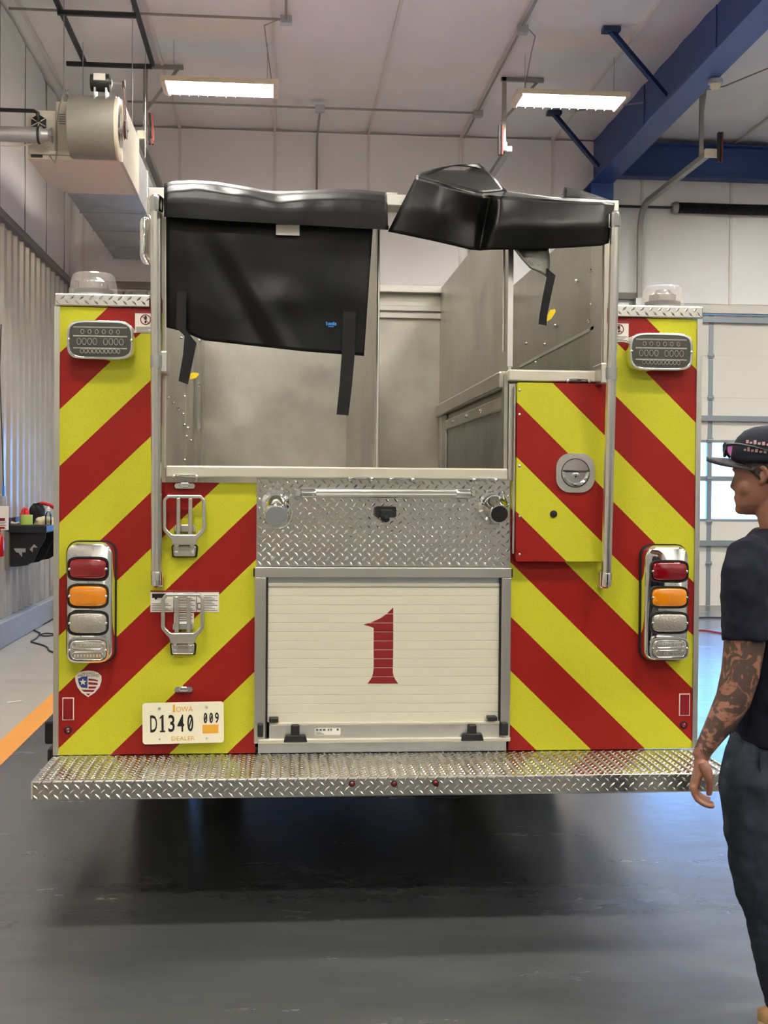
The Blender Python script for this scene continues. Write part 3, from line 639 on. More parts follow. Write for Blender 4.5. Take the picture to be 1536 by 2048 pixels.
# capped discharge (left) and open elbow (right)
p = at(551, 1006, 0); q = at(553, 1028, -0.09)
dc = MB().lathe((p.x, -0.004, p.z), (0, -1, 0), [(0, 0.052), (0.006, 0.052), (0.012, 0.040), (0.05, 0.036)], 24).build('capped_discharge', M['chrome'], T)
MB().tube([(p.x, -0.03, p.z), (p.x + 0.003, -0.055, p.z - 0.01), (q.x, -0.08, q.z + 0.008)], [0.036, 0.04, 0.043], 20).build('elbow', M['chrome'], dc)
n = Vector((0, -0.93, -0.36)).normalized()
MB().lathe(Vector((q.x, -0.082, q.z)), n, [(0, 0.047), (0.02, 0.047), (0.024, 0.044)], 28).build('cap', M['chrome'], dc)
MB().lathe(Vector((q.x, -0.082, q.z)) + n * 0.0242, n, [(0, 0.042), (0.001, 0.041)], 28).build('cap_face', M['galv'], dc)
MB().tube([(q.x + 0.045 * math.sin(t) + 0.012, -0.1 + 0.03 * math.cos(t), q.z + 0.055 * math.cos(t) * 0.9) for t in [i * math.pi / 12 for i in range(13)]], 0.0025, 6).build('chain', M['chrome'], dc)
p2 = at(543, 1052, -0.03); MB().box(p2.x - 0.026, p2.x + 0.03, -0.05, -0.004, p2.z - 0.008, p2.z + 0.004).build('lug_plate', M['alu'], dc, smooth=0, bevel=0.002)
p = at(985, 1012, 0); q = at(998, 1027, -0.13)
de = MB().lathe((p.x, -0.004, p.z), (0, -1, 0), [(0, 0.058), (0.008, 0.058), (0.014, 0.046), (0.04, 0.042)], 24).build('open_discharge', M['chrome'], T)
n = (Vector((q.x, -0.13, q.z)) - Vector((p.x, -0.03, p.z))).normalized(); a = Vector((p.x, -0.03, p.z))
MB().lathe(a, n, [(0, 0.042), (0.03, 0.046), (0.05, 0.038), (0.105, 0.036), (0.108, 0.038), (0.112, 0.036), (0.112, 0.030)], 28).build('pipe_elbow', M['chrome'], de)
MB().lathe(a + n * 0.1135, n, [(0, 0.0315), (0.0005, 0.031)], 28).build('pipe_mouth', M['rubber'], de)
p2 = at(982, 1051, -0.03); MB().box(p2.x - 0.026, p2.x + 0.03, -0.05, -0.004, p2.z - 0.009, p2.z + 0.006).build('lug_plate', M['alu'], de, smooth=0, bevel=0.002)
p = at(771, 1027, -0.03)
cm = MB().prism(rrect(p.x, p.z + 0.006, 0.08, 0.042, 0.008, 3), -0.045, -0.004).build('rear_camera', M['black'], T, smooth=30)
MB().box(p.x - 0.022, p.x + 0.022, -0.058, -0.045, p.z - 0.014, p.z + 0.016).build('camera_hood', M['black'], cm, smooth=0, bevel=0.004)
MB().lathe((p.x, -0.05, p.z - 0.014), (0, -0.6, -0.8), [(0, 0.014), (0.014, 0.013), (0.018, 0.008)], 14).build('camera_lens', M['rubber'], cm)
b = MB()
for (px, py) in ((540, 979), (563, 979), (547, 969), (544, 1115), (694, 1116), (974, 983), (996, 983), (843, 1117), (991, 1118)): b.lathe(at(px, py, -0.004), (0, -1, 0), [(0, 0.006), (0.003, 0.006), (0.004, 0.004)], 8)
b.build('panel_screws', M['galv'], tp)

# --- roller shutter
x0, x1 = X(510, 1140), X(1020.5, 1140); z0, z1 = Z(1482), Z(1134)
rs = MB().box(x0, x1, -0.03, 0.01, Z(1154), z1).build('roller_shutter', M['alu'], T, smooth=0, bevel=0.003)
fx0, fx1 = X(532, 1300), X(1000, 1300)
MB().box(x0, fx0, -0.026, 0.01, z0, Z(1154)).build('side_channel', M['alu'], rs, smooth=0, bevel=0.003)
MB().box(fx1, x1, -0.026, 0.01, z0, Z(1154)).build('side_channel', M['alu'], rs, smooth=0, bevel=0.003)
for x in (fx0, fx1 - 0.006): MB().box(x, x + 0.006, -0.02, 0.012, z0 + 0.02, Z(1155)).build('seal', M['rubber'], rs, smooth=0)
for x in (x0 - 0.006, x1): MB().box(x, x + 0.006, -0.02, 0.005, Z(1153), Z(1137)).build('end_cap', M['rubber'], rs, smooth=0)
MB().box(fx0 + 0.006, fx1 - 0.006, 0.0, 0.006, Z(1173), Z(1154)).build('header_seal', M['galv'], rs, smooth=0)
MB().box(fx0 + 0.006, fx1 - 0.006, -0.014, 0.004, Z(1173.5), Z(1166)).build('seal_lip', M['trimw'], rs, smooth=0, bevel=0.003)
sy = [1173.5 + 17.9 * k for k in range(16)]; sz = [Z(q) for q in sy]
for k in range(15):
    zz0, zz1 = sz[k + 1], sz[k]; g = 0.0002
    prof = [(-0.0088, zz0 + g), (-0.010, zz0 + 0.0014), (-0.010, zz1 - 0.0014), (-0.0088, zz1 - g), (0.004, zz1 - g), (0.004, zz0 + g)]
    MB().loft([[(x, y, z) for y, z in prof] for x in (fx1 - 0.007, fx0 + 0.007)]).build('slat', M['slat'], rs, smooth=30)
MB().box(fx0, fx1, 0.0045, 0.01, sz[15], sz[0]).build('curtain_backing', M['alu'], rs, smooth=0)
def clip(poly, z0, z1):
    for (lim, s) in ((z0, 1), (z1, -1)):
        out = []
        for i in range(len(poly)):
            a, b_ = poly[i - 1], poly[i]; ia, ib = (a[1] - lim) * s >= 0, (b_[1] - lim) * s >= 0
            if ia != ib: t = (lim - a[1]) / (b_[1] - a[1]); out.append((a[0] + t * (b_[0] - a[0]), lim))
            if ib: out.append(b_)
        poly = out
        if not poly: return poly
    return poly
one = [(786.5, 1215), (786.5, 1290), (785.5, 1345), (787.5, 1353), (791, 1360), (796.5, 1367), (735, 1367), (740.5, 1360), (744, 1354), (746, 1347), (747.5, 1335), (747.5, 1256), (739, 1252.5), (727, 1249.5), (745, 1243.5), (760, 1237), (773, 1228)]
one = [(at(px, py, -0.011).x, at(px, py, -0.011).z) for px, py in one]; b = MB(); b2 = MB()
ocx = sum(p[0] for p in one) / len(one)
for k in range(15):
    pl = clip(one, sz[k + 1] + 0.0014, sz[k] - 0.0014)
    if len(pl) > 2: b.prism(pl, -0.0112, -0.0098)
tag(b.build('numeral', M['redprint'], rs, smooth=0), 'large red numeral 1')
zb0, zb1 = Z(1475), Z(1441)
lb = MB().box(fx0 + 0.014, fx1 - 0.004, -0.022, 0.004, zb0, zb1 - 0.012).build('bottom_rail', M['alu_b'], rs, smooth=0)
MB().box(fx0 + 0.014, fx1 - 0.004, -0.03, 0.004, zb1 - 0.012, zb1).build('rail_lip', M['trimw'], rs, smooth=0, bevel=0.003)
MB().box(X(516, 1478), X(1018, 1478), -0.034, 0.0, z0, Z(1473)).build('lift_bar', M['trimw'], rs, smooth=0, bevel=0.004)
for (xa, xb) in ((582, 599), (936, 953)): 
    a, c, d, e = rect(xa, xb, 1449, 1472, -0.036); MB().box(a, c, -0.042, -0.02, d, e).build('bar_clip', M['black'], rs, smooth=0, bevel=0.006)
for (xa, xb, ya, yb) in ((567, 615, 1470, 1485), (922, 968, 1467, 1482)):
    a, c, d, e = rect(xa, xb, ya, yb, -0.04); MB().prism([(a, d), (c, d), (c - 0.008, e), (a + 0.008, e)], -0.044, -0.02).build('bar_clip', M['black'], rs, smooth=0, bevel=0.004)
for (xa, xb, ya, yb) in ((515, 526, 1447, 1474), (1001, 1016, 1445, 1471)):
    a, c, d, e = rect(xa, xb, ya, yb, -0.04); o = MB().box(a, c, -0.05, -0.02, d, e).build('catch_block', M['black'], rs, smooth=0, bevel=0.005)
for (xa, xb, ya, yb) in ((538, 557, 1436, 1444), (975, 994, 1433, 1441)):
    a, c, d, e = rect(xa, xb, ya, yb, -0.04); MB().box(a, c, -0.05, -0.008, d, e).build('grip', M['black'], rs, smooth=0, bevel=0.003)
a, c, d, e = rect(630, 681, 1456, 1470, -0.023); MB().box(a, c, -0.0235, -0.0215, d, e).build('maker_label', M['white'], rs, smooth=0)
b = MB()
for k, (u, w_) in enumerate(((0.04, 0.09), (0.17, 0.10), (0.31, 0.10), (0.5, 0.06), (0.6, 0.06), (0.85, 0.08))): b.box(a + (c - a) * u, a + (c - a) * (u + w_), -0.0242, -0.0236, d + (e - d) * 0.62, d + (e - d) * 0.9)
for k in range(3): b.box(a + (c - a) * 0.04, a + (c - a) * (0.36 - 0.08 * k), -0.0242, -0.0236, d + (e - d) * (0.12 + 0.15 * k), d + (e - d) * (0.18 + 0.15 * k))
b.build('label_print', M['greyink'], rs, smooth=0)
MB().box(X(516, 1490), X(1012, 1490), -0.003, 0.02, ZB, z0).build('kick_plate', M['galv'], T, smooth=0)

# --- grab rails leaning out at the top
def grab(p_top, p_bot, pm, s):
    a = at(*p_top, -0.18); c = at(*p_bot, -0.06); o = railtube('grab_rail', a, c, 0.0195, 0.055)
    d = (c - a); t = (pm - p_top[1]) / (p_bot[1] - p_top[1]); mp = a + d * t
    MB().lathe(mp + d.normalized() * -0.022, d, [(0, 0.0215), (0.044, 0.0215)], 20).build('rail_clamp', M['galv'], o)
    MB().box(mp.x + s * 0.008, mp.x + s * 0.04, mp.y, 0.0, mp.z - 0.04, mp.z + 0.04).build('rail_bracket', M['alu'], o, smooth=0, bevel=0.006)
    MB().box(c.x - s * 0.012, c.x + s * 0.024, c.y + 0.01, 0.0, c.z - 0.006, c.z + 0.064).build('rail_foot', M['chrome'], o, smooth=0, bevel=0.006)
    MB().box(a.x - 0.014 + s * 0.012, a.x + 0.014 + s * 0.012, a.y, -0.0 if s > 0 else 0.03, a.z - 0.06, a.z - 0.004).build('rail_foot', M['chrome'], o, smooth=0, bevel=0.006)
grab((312, 391), (313, 1172), 717, 1); grab((1231, 424), (1212, 1174), 741, -1)

# --- folding steps
def fold_step(px, py):
    o_ = at(px, py, 0); cx, cz = o_.x, o_.z; y0, y1 = -0.03, -0.018
    def loc(l): return [(cx + x / 1000.0, cz + z / 1000.0) for x, z in l]
    # base bracket with black gasket
    g = MB().prism(loc([(-46, -118), (46, -118), (50, -78), (34, -60), (-34, -60), (-50, -78)]), -0.008, -0.0).build('folding_step', M['rubber'], T, smooth=0, bevel=0.006)
    MB().prism(loc([(-40, -114), (40, -114), (44, -74), (-44, -74)]), -0.026, -0.008).build('base_bracket', M['alu'], g, smooth=0, bevel=0.006)
    for s in (-1, 1): MB().box(cx + s * 0.028 - 0.009, cx + s * 0.028 + 0.009, -0.045, -0.026, cz - 0.082, cz - 0.032).build('hinge_knuckle', M['alu'], g, smooth=0, bevel=0.007)
    b = MB()
    for s in (-1, 1): b.lathe((cx + s * 0.03, -0.026, cz - 0.1), (0, -1, 0), [(0, 0.008), (0.004, 0.008), (0.005, 0.005)], 10)
    b.build('bolts', M['galv'], g)
    MB().box(cx - 0.02, cx + 0.02, -0.0275, -0.025, cz - 0.092, cz - 0.082).build('reflector', M['beddark'], g, smooth=0)
    # step plate with three slots: outline ring + bars
    A = [(-62, 118), (62, 118), (78, 100), (80, 92), (80, -8), (77, -18), (48, -52), (44, -70), (-44, -70), (-48, -52), (-77, -18), (-80, -8), (-80, 92), (-78, 100)]
    I = [(-58, 104), (58, 104), (66, 96), (66, 88), (66, -4), (62, -12), (46, -28), (40, -30), (-40, -30), (-46, -28), (-62, -12), (-66, -4), (-66, 88), (-66, 96)]
    MB().ringprism(loc(A), loc(I), -0.046, -0.03).build('step_plate', M['alu'], g, smooth=0, bevel=0.004)
    for s in (-1, 1): MB().box(cx + s * 0.022 - 0.0075, cx + s * 0.022 + 0.0075, -0.045, -0.031, cz - 0.033, cz + 0.107).build('step_bar', M['alu'], g, smooth=0, bevel=0.004)
    MB().prism(loc([(-40, -4), (-34, 6), (34, 6), (40, -4), (40, -24), (-40, -24)]), -0.014, -0.002).build('stop_pad', M['alu'], g, smooth=0, bevel=0.004)
fold_step(370, 1052); fold_step(367, 1247)
def step_light(px, py, w_):
    p = at(px, py, 0); o = MB().prism(rrect(p.x, p.z, w_, 0.02, 0.009, 4), -0.012, 0.0).build('step_light', M['chrome'], T, smooth=30)
    MB().prism(rrect(p.x, p.z + 0.004, w_ * 0.5, 0.018, 0.006, 3), -0.028, -0.008).build('light_hood', M['chrome'], o, smooth=30, bevel=0.003)
step_light(370, 972, 0.075); step_light(368, 1378, 0.066)

# --- tail light clusters
def cluster(x0, x1, y0, y1, lenses, lx0, lx1):
    a, c, d, e = rect(x0, x1, y0, y1, -0.05); cx, cz, W_, H_ = (a + c) / 2, (d + e) / 2, c - a, e - d
    g = MB().prism(rrect(cx, cz, W_ + 0.008, H_ + 0.008, 0.045, 6), -0.012, 0.0).build('tail_light_cluster', M['rubber'], T, smooth=30)
    MB().pillow(rrect(cx, cz, W_, H_, 0.042, 7), -0.055, -0.012, 0.012, 5).build('chrome_housing', M['chrome'], g, smooth=50)
    mats = ('lensred', 'lensamber', 'lensclear', 'lensclear'); nm = ('brake_lens', 'turn_lens', 'reverse_lens', 'led_lens')
    for k, (ya, yb) in enumerate(lenses):
        la, lc, ld, le = rect(lx0, lx1, ya, yb, -0.058); mx, mz, w_, h_ = (la + lc) / 2, (ld + le) / 2, lc - la, le - ld
        pl = []
        for i in range(28):
            t = i / 28 * 2 * math.pi; cs, sn = math.cos(t), math.sin(t)
            pl.append((mx + w_ / 2 * math.copysign(abs(cs) ** 0.42, cs), mz + h_ / 2 * math.copysign(abs(sn) ** 0.5, sn)))
        gk = MB().ringprism(pl, [(mx + (x - mx) * 0.93, mz + (z - mz) * 0.86) for x, z in pl], -0.068, -0.05).build('lens_gasket', M['rubber'] if k < 3 else M['chrome'], g, smooth=50)
        MB().pillow([(mx + (x - mx) * 0.935, mz + (z - mz) * 0.87) for x, z in pl], -0.074, -0.05, 0.008, 4).build(nm[k], M[mats[k]], g, smooth=50)
        b = MB()
        for s in (-1, 1): b.ball((mx + s * w_ * 0.44, -0.072, mz), 0.006, 0.004, 0.006, 8, 5)
        if k == 3:
            for s in (-1, 1):
                b.tube([(mx + q[0], -0.0755, mz + s * h_ * 0.21 + q[1]) for q in rrect(0, 0, w_ * 0.74, h_ * 0.3, h_ * 0.14, 4)], 0.0018, 6, closed=True)
                for i in range(9): b.box(mx + (i - 4) * w_ * 0.076 - 0.003, mx + (i - 4) * w_ * 0.076 + 0.003, -0.076, -0.07, mz + s * h_ * 0.21 - 0.005, mz + s * h_ * 0.21 + 0.005)
        b.build('lens_detail', M['chrome'], g)
    # mirror-bright upper band
    return g
cluster(131, 228, 1084, 1326, ((1113, 1162), (1167, 1217), (1221, 1271), (1274, 1325)), 135, 218)
cluster(1287, 1378, 1091, 1323, ((1120, 1165), (1172, 1217), (1223, 1268), (1274, 1319)), 1299, 1376)

# --- rectangular LED warning lights
def warn_light(x0, x1, y0, y1):
    a, c, d, e = rect(x0, x1, y0, y1, -0.05); cx, cz, W_, H_ = (a + c) / 2, (d + e) / 2, c - a, e - d; pl = []
    for i in range(40):
        t = i / 40 * 2 * math.pi; cs, sn = math.cos(t), math.sin(t)
        pl.append((cx + W_ / 2 * math.copysign(abs(cs) ** 0.38, cs), cz + H_ / 2 * math.copysign(abs(sn) ** 0.5, sn)))
    g = MB().pillow(pl, -0.048, 0.0, 0.006, 4).build('warning_light', M['chrome'], T, smooth=50)
    sc_ = lambda k: [(cx + (x - cx) * (1 - k / W_), cz + (z - cz) * (1 - k / H_)) for x, z in pl]
    MB().ringprism(sc_(0.004), sc_(0.022), -0.056, -0.046).build('bezel', M['chrome'], g, smooth=50, bevel=0.002)
    MB().prism(sc_(0.022), -0.052, -0.046).build('lens', M['lensgrey'], g, smooth=50)
    bx_, bz_ = W_ * 0.80, H_ * 0.74
    MB().box(cx - bx_ / 2, cx + bx_ / 2, -0.0535, -0.052, cz + bz_ * 0.40, cz + bz_ * 0.45).build('reflector_bar', M['led'], g, smooth=0)
    MB().box(cx - bx_ / 2, cx + bx_ / 2, -0.0535, -0.052, cz + bz_ * 0.10, cz + bz_ * 0.15).build('reflector_bar', M['lensclear'], g, smooth=0)
    MB().box(cx - bx_ / 2, cx + bx_ / 2, -0.0535, -0.052, cz - bz_ * 0.30, cz - bz_ * 0.26).build('reflector_bar', M['lensclear'], g, smooth=0)
    for (n_, fz, rx, rz, sp_, gap) in ((6, 0.27, 0.006, 0.008, 0.132, 0), (8, -0.06, 0.0075, 0.012, 0.098, 0.05), (10, -0.38, 0.006, 0.008, 0.075, 0)):
        b = MB()
        for i in range(n_):
            u = (i - (n_ - 1) / 2) * sp_ + (gap if i >= n_ / 2 else -gap) * (1 if gap else 0)
            x = cx + u * bx_; z = cz + fz * bz_
            b.tube([(x + rx * math.cos(t), -0.054, z + rz * math.sin(t)) for t in [k * math.pi / 5 for k in range(10)]], 0.0015, 6, closed=True)
        b.build('led_row', M['led'], g)
    b = MB()
    for s in (-1, 1): b.ball((cx + s * W_ * 0.465, -0.055, cz), 0.006, 0.004, 0.006, 8, 5)
    b.build('screws', M['chrome'], g)
warn_light(133, 268, 640, 720); warn_light(1258, 1386, 665, 742)

# --- beacons on the top caps
def beacon(px, py, w_):
    p = at(px, py, 0.13); zb_ = ZT + 0.05; R = w_
    g = MB().lathe((p.x, 0.13, zb_), (0, 0, 1), [(0, R * 1.04), (0.008, R * 1.04), (0.012, R * 0.98)], 32).build('beacon', M['chrome'], T)
    MB().lathe((p.x, 0.13, zb_ + 0.012), (0, 0, 1), [(0, R * 0.82), (0.02, R * 0.82), (0.022, R * 0.7)], 32).build('beacon_base', M['rubber'], g)
    n_ = 96; prof = [(0.010, 1.0), (0.05, 0.95), (0.078, 0.885), (0.088, 0.85), (0.094, 0.78), (0.097, 0.5), (0.098, 0.05)]; R_ = []
    for h, r in prof: R_.append([(p.x + R * r * (0.985 if k % 2 and h < 0.08 else 1) * math.cos(k * 2 * math.pi / n_), 0.13 + R * r * (0.985 if k % 2 and h < 0.08 else 1) * math.sin(k * 2 * math.pi / n_), zb_ + h) for k in range(n_)])
    MB().loft(R_).build('dome_lens', M['dome'], g, smooth=25)
    MB().lathe((p.x, 0.13, zb_ + 0.03), (0, 0, 1), [(0, R * 0.62), (0.03, R * 0.62), (0.034, R * 0.5), (0.05, R * 0.3), (0.052, 0.01)], 24).build('reflector', M['led'], g)
beacon(187, 580, 0.092); beacon(1325, 606, 0.086)
p = at(291, 482, 0.25)
MB().pillow(rrect(p.x + 0.004, p.z, 0.05, 0.175, 0.024, 6), 0.16, 0.28, 0.018, 5).build('scene_light', M['chrome'], T, smooth=50)
MB().tube([at(297, 395, 0.2), at(297, 430, 0.2), at(303, 442, 0.16)], 0.006, 8).build('light_bracket', M['alu'], T)

# --- stickers, shield, plate, reflectors, markers
def plate(name, m, x0, x1, y0, y1, Y=-0.0012, par=None, back=None):
    a, c, d, e = rect(x0, x1, y0, y1, 0); return MB().box(a, c, Y, 0.0 if back is None else back, d, e).build(name, m, par or T, smooth=0), (a, c, d, e)
for (x0, x1, y0, y1) in ((270, 308, 622, 666), (1214, 1257, 642, 685)):
    o, (a, c, d, e) = plate('no_step_sign', M['white'], x0, x1, y0, y1)
    MB().box(a, c, -0.002, -0.0012, e - 0.009, e).build('sign_header', M['redprint'], o, smooth=0)
    cx, cz = (a + c) / 2 + 0.004, e - 0.032; b = MB().tube([(cx + 0.018 * math.cos(t), -0.002, cz + 0.018 * math.sin(t)) for t in [k * math.pi / 12 for k in range(24)]], 0.0018, 6, closed=True)
    b.bar((cx - 0.013, -0.002, cz + 0.013), (cx + 0.013, -0.002, cz - 0.013), 0.002, 0.003, up=(0, 1, 0)).build('prohibition_ring', M['redprint'], o)
    MB().ball((cx, -0.0015, cz + 0.006), 0.0055, 0.0008, 0.009, 10, 6).ball((cx, -0.0015, cz - 0.009), 0.004, 0.0008, 0.005, 10, 6).build('footprint', M['ink'], o)
    b = MB()
    for k in range(5): b.box(a + 0.005, c - 0.004 - 0.008 * (k % 3), -0.002, -0.0012, e - 0.062 - 0.005 * k, e - 0.060 - 0.005 * k)
    b.build('small_print', M['greyink'], o, smooth=0)
o, (a, c, d, e) = plate('instruction_label', M['white'], 301, 438, 1181, 1224)
MB().box(a, c, -0.002, -0.0012, e - 0.006, e).build('label_header', M['redprint'], o, smooth=0)
b = MB().box(a + 0.006, a + 0.062, -0.002, -0.0012, e - 0.028, e - 0.012).ball((a + 0.02, -0.0015, e - 0.029), 0.005, 0.0008, 0.005, 10, 6).ball((a + 0.05, -0.0015, e - 0.029), 0.005, 0.0008, 0.005, 10, 6)
for u in (0.335, 0.665): b.box(a + (c - a) * u, a + (c - a) * u + 0.002, -0.002, -0.0012, d, e)
b.build('truck_pictogram', M['ink'], o, smooth=0)
b = MB()
for j, (u0, u1, n0) in enumerate(((0.02, 0.3, 5), (0.35, 0.65, 9), (0.78, 0.98, 10))):
    for k in range(n0): b.box(a + (c - a) * u0, a + (c - a) * (u1 - 0.04 * ((k * 7) % 3)), -0.002, -0.0012, d + 0.005 + k * 0.0062, d + 0.0072 + k * 0.0062)
b.build('small_print', M['greyink'], o, smooth=0)
MB().ringprism(rrect(a + (c - a) * 0.71, d + 0.022, 0.014, 0.026, 0.003, 2), rrect(a + (c - a) * 0.71, d + 0.022, 0.009, 0.019, 0.002, 2), -0.002, -0.0012).build('door_pictogram', M['ink'], o, smooth=0)
o, (a, c, d, e) = plate('instruction_label', M['white'], 348, 388, 1226, 1248)
b = MB()
for k in range(5): b.box(a + 0.014, c - 0.005 - 0.006 * (k % 2), -0.002, -0.0012, d + 0.005 + k * 0.007, d + 0.0075 + k * 0.007)
b.build('small_print', M['greyink'], o, smooth=0)
# shield decal
shp = [(150, 1352), (158, 1345), (168, 1342), (177, 1341), (187, 1342), (196, 1345), (203, 1352), (203, 1362), (199, 1374), (190, 1385), (176, 1394), (163, 1385), (155, 1374), (151, 1362)]
def pz(l, Y=0): return [(at(px, py, Y).x, at(px, py, Y).z) for px, py in l]
sh = MB().prism(pz(shp), -0.0012, 0.0).build('shield_decal', M['white'], T, smooth=0)
MB().prism(pz([(156, 1357), (165, 1353.5), (175, 1352.5), (175, 1376), (163, 1375), (158, 1368)]), -0.0018, -0.001).build('blue_field', M['navyink'], sh, smooth=0)
b = MB()
for l in ([(177, 1357), (187, 1358), (196, 1360), (196, 1363), (187, 1361.5), (177, 1361)], [(177, 1364), (196, 1366), (195, 1370), (177, 1369)], [(177, 1373), (193, 1373), (191, 1377), (177, 1377)], [(163, 1379), (190, 1380), (186, 1384), (168, 1383.5)], [(172, 1387), (182, 1387), (176, 1390.5)]): b.prism(pz(l), -0.0018, -0.001)
b.build('red_stripes', M['redprint'], sh, smooth=0)
cx, cz = at(166, 1364).x, at(166, 1364).z
MB().prism([(cx + (0.014 if k % 2 == 0 else 0.0055) * math.sin(k * math.pi / 5), cz + (0.014 if k % 2 == 0 else 0.0055) * math.cos(k * math.pi / 5)) for k in range(10)], -0.0024, -0.0016).build('star', M['white'], sh, smooth=0)
a, c, d, e = rect(155, 199, 1350.5, 1355, 0); textmesh('AMERICAN OWNED', a, c, d + 0.002, e + 0.004, -0.0013, M['ink'], sh)
a, c, d, e = rect(164, 190, 1345, 1348, 0); textmesh('PROUDLY', a, c, d, e, -0.0013, M['ink'], sh)
# licence plate, tilted a little
RT_ = math.radians(0.9 - 0.0); p = at(366.5, 1445.5, -0.03); PW, PH = 0.302, 0.155; pcx, pcz = p.x, p.z
ro = lambda x, z: (pcx + x * math.cos(RT_) - z * math.sin(RT_), pcz + x * math.sin(RT_) + z * math.cos(RT_))
LP = MB().prism([ro(x, z) for x, z in rrect(0, 0, PW, PH, 0.012, 5)], -0.032, -0.029).build('license_plate', M['paper'], T, smooth=30)
MB().box(pcx - 0.10, pcx + 0.10, -0.029, 0.0, pcz - 0.05, pcz + 0.06).build('plate_mount', M['black'], LP, smooth=0)
def ptext(s, u0, u1, v0, v1, m, bold=0.0):      # fractions of the plate, v upward
    x0, x1, z0_, z1_ = (u0 - 0.5) * PW, (u1 - 0.5) * PW, (v0 - 0.5) * PH, (v1 - 0.5) * PH
    c_ = ro((x0 + x1) / 2, (z0_ + z1_) / 2); return textmesh(s, c_[0] - (x1 - x0) / 2, c_[0] + (x1 - x0) / 2, c_[1] - (z1_ - z0_) / 2, c_[1] + (z1_ - z0_) / 2, -0.0322, m, LP, roll=RT_, bold=bold)
b = MB(); b.prism([ro((u - 0.5) * PW, (v - 0.5) * PH) for u, v in ((0.212, 0.285), (0.278, 0.285), (0.278, 0.325), (0.260, 0.325), (0.260, 0.70), (0.240, 0.70), (0.212, 0.645), (0.212, 0.60), (0.233, 0.635), (0.233, 0.325), (0.212, 0.325))], -0.0328, -0.0318)
b.build('lettering', M['ink'], LP, smooth=0)
for ch, u0, u1 in (('D', 0.095, 0.18), ('3', 0.318, 0.395), ('4', 0.428, 0.512), ('0', 0.55, 0.625)): ptext(ch, u0, u1, 0.285, 0.70, M['ink'], 0.013)
for ch, u0, u1 in (('0', 0.752, 0.798), ('0', 0.822, 0.868), ('9', 0.892, 0.94)): ptext(ch, u0, u1, 0.475, 0.735, M['ink'], 0.02)
b = MB()
for (u0, u1, v0, v1) in ((0.565, 0.61, 0.33, 0.65), (0.76, 0.79, 0.51, 0.70), (0.83, 0.86, 0.51, 0.70)):
    s0, s1 = ro((u0 - 0.5) * PW, (v0 - 0.5) * PH), ro((u1 - 0.5) * PW, (v1 - 0.5) * PH); b.bar((s0[0], -0.0325, s0[1]), (s1[0], -0.0325, s1[1]), 0.0006, 0.0045, up=(1, 0, -1))
b.build('zero_slash', M['ink'], LP, smooth=0)
ptext('I', 0.375, 0.402, 0.765, 0.945, M['orangeink']); ptext('OWA', 0.415, 0.62, 0.77, 0.90, M['orangeink']); ptext('DEALER', 0.355, 0.64, 0.075, 0.175, M['orangeink'])
MB().prism([ro(x, z) for x, z in rrect(0.335 * PW, -0.165 * PH, 0.195 * PW, 0.21 * PH, 0.002, 2)], -0.0328, -0.0318).build('expiry_sticker', M['orangeink'], LP, smooth=0)
b = MB()
for (u, v, r) in ((0.21, 0.87, 0.005), (0.79, 0.87, 0.005), (0.21, 0.12, 0.0035), (0.79, 0.12, 0.0035)): c_ = ro((u - 0.5) * PW, (v - 0.5) * PH); b.lathe((c_[0], -0.0318, c_[1]), (0, -1, 0), [(0, r), (0.003, r), (0.004, r * 0.5)], 10)
b.build('plate_screws', M['galv'], LP)
for (x0, x1, y0, y1) in ((125, 148, 1395, 1440), (1358, 1379, 1387, 1431)):
    a, c, d, e = rect(x0, x1, y0, y1, 0); o = MB().box(a, c, -0.003, 0, d, e).build('side_reflector', M['white'], T, smooth=0)
    MB().box(a + 0.003, c - 0.003, -0.006, -0.003, d + 0.003, e - 0.003).build('reflector_lens', M['lensred'], o, smooth=0)
for (px, py) in ((136, 1460), (1367, 1450)):
    p = at(px, py); o = MB().lathe((p.x, 0, p.z), (0, -1, 0), [(0, 0.015), (0.004, 0.015), (0.005, 0.012)], 18).build('marker_light', M['rubber'], T)
    MB().ball((p.x, -0.004, p.z), 0.010, 0.008, 0.010, 12, 8).build('marker_lens', M['lensred'], o)

# --- tailboard
SX0, SX1, SY, SZ0, SZ1 = -0.845, 1.64, -0.40, 0.508, 0.577
sb = MB().box(SX0, SX1, SY, 0.015, SZ0, SZ1).build('tailboard', M['tread'], T, smooth=0, bevel=0.006, segs=3)
l = lugs(MB(), (SX0 + 0.004, SY - 0.0002, SZ0), (1, 0, 0), (0, 0, 1), (0, -1, 0), SX1 - SX0 - 0.008, SZ1 - SZ0, h=0.0026)
tag(l.build('tread_lugs', M['tread'], sb), kind='stuff')
l = lugs(MB(), (SX0 + 0.004, SY + 0.003, SZ1 + 0.0002), (1, 0, 0), (0, 1, 0), (0, 0, 1), SX1 - SX0 - 0.008, 0.395, h=0.0034)
tag(l.build('tread_lugs', M['tread'], sb), kind='stuff')
for (px, py) in ((704, 1567), (788, 1567), (871, 1565.5)):
    p = at(px, py, SY); o = MB().lathe((p.x, SY, p.z), (0, -1, 0), [(0, 0.0115), (0.004, 0.0115), (0.005, 0.009)], 18).build('marker_light', M['rubber'], T)
    MB().ball((p.x, SY - 0.004, p.z), 0.008, 0.006, 0.008, 12, 8).build('marker_lens', M['lensred'], o)

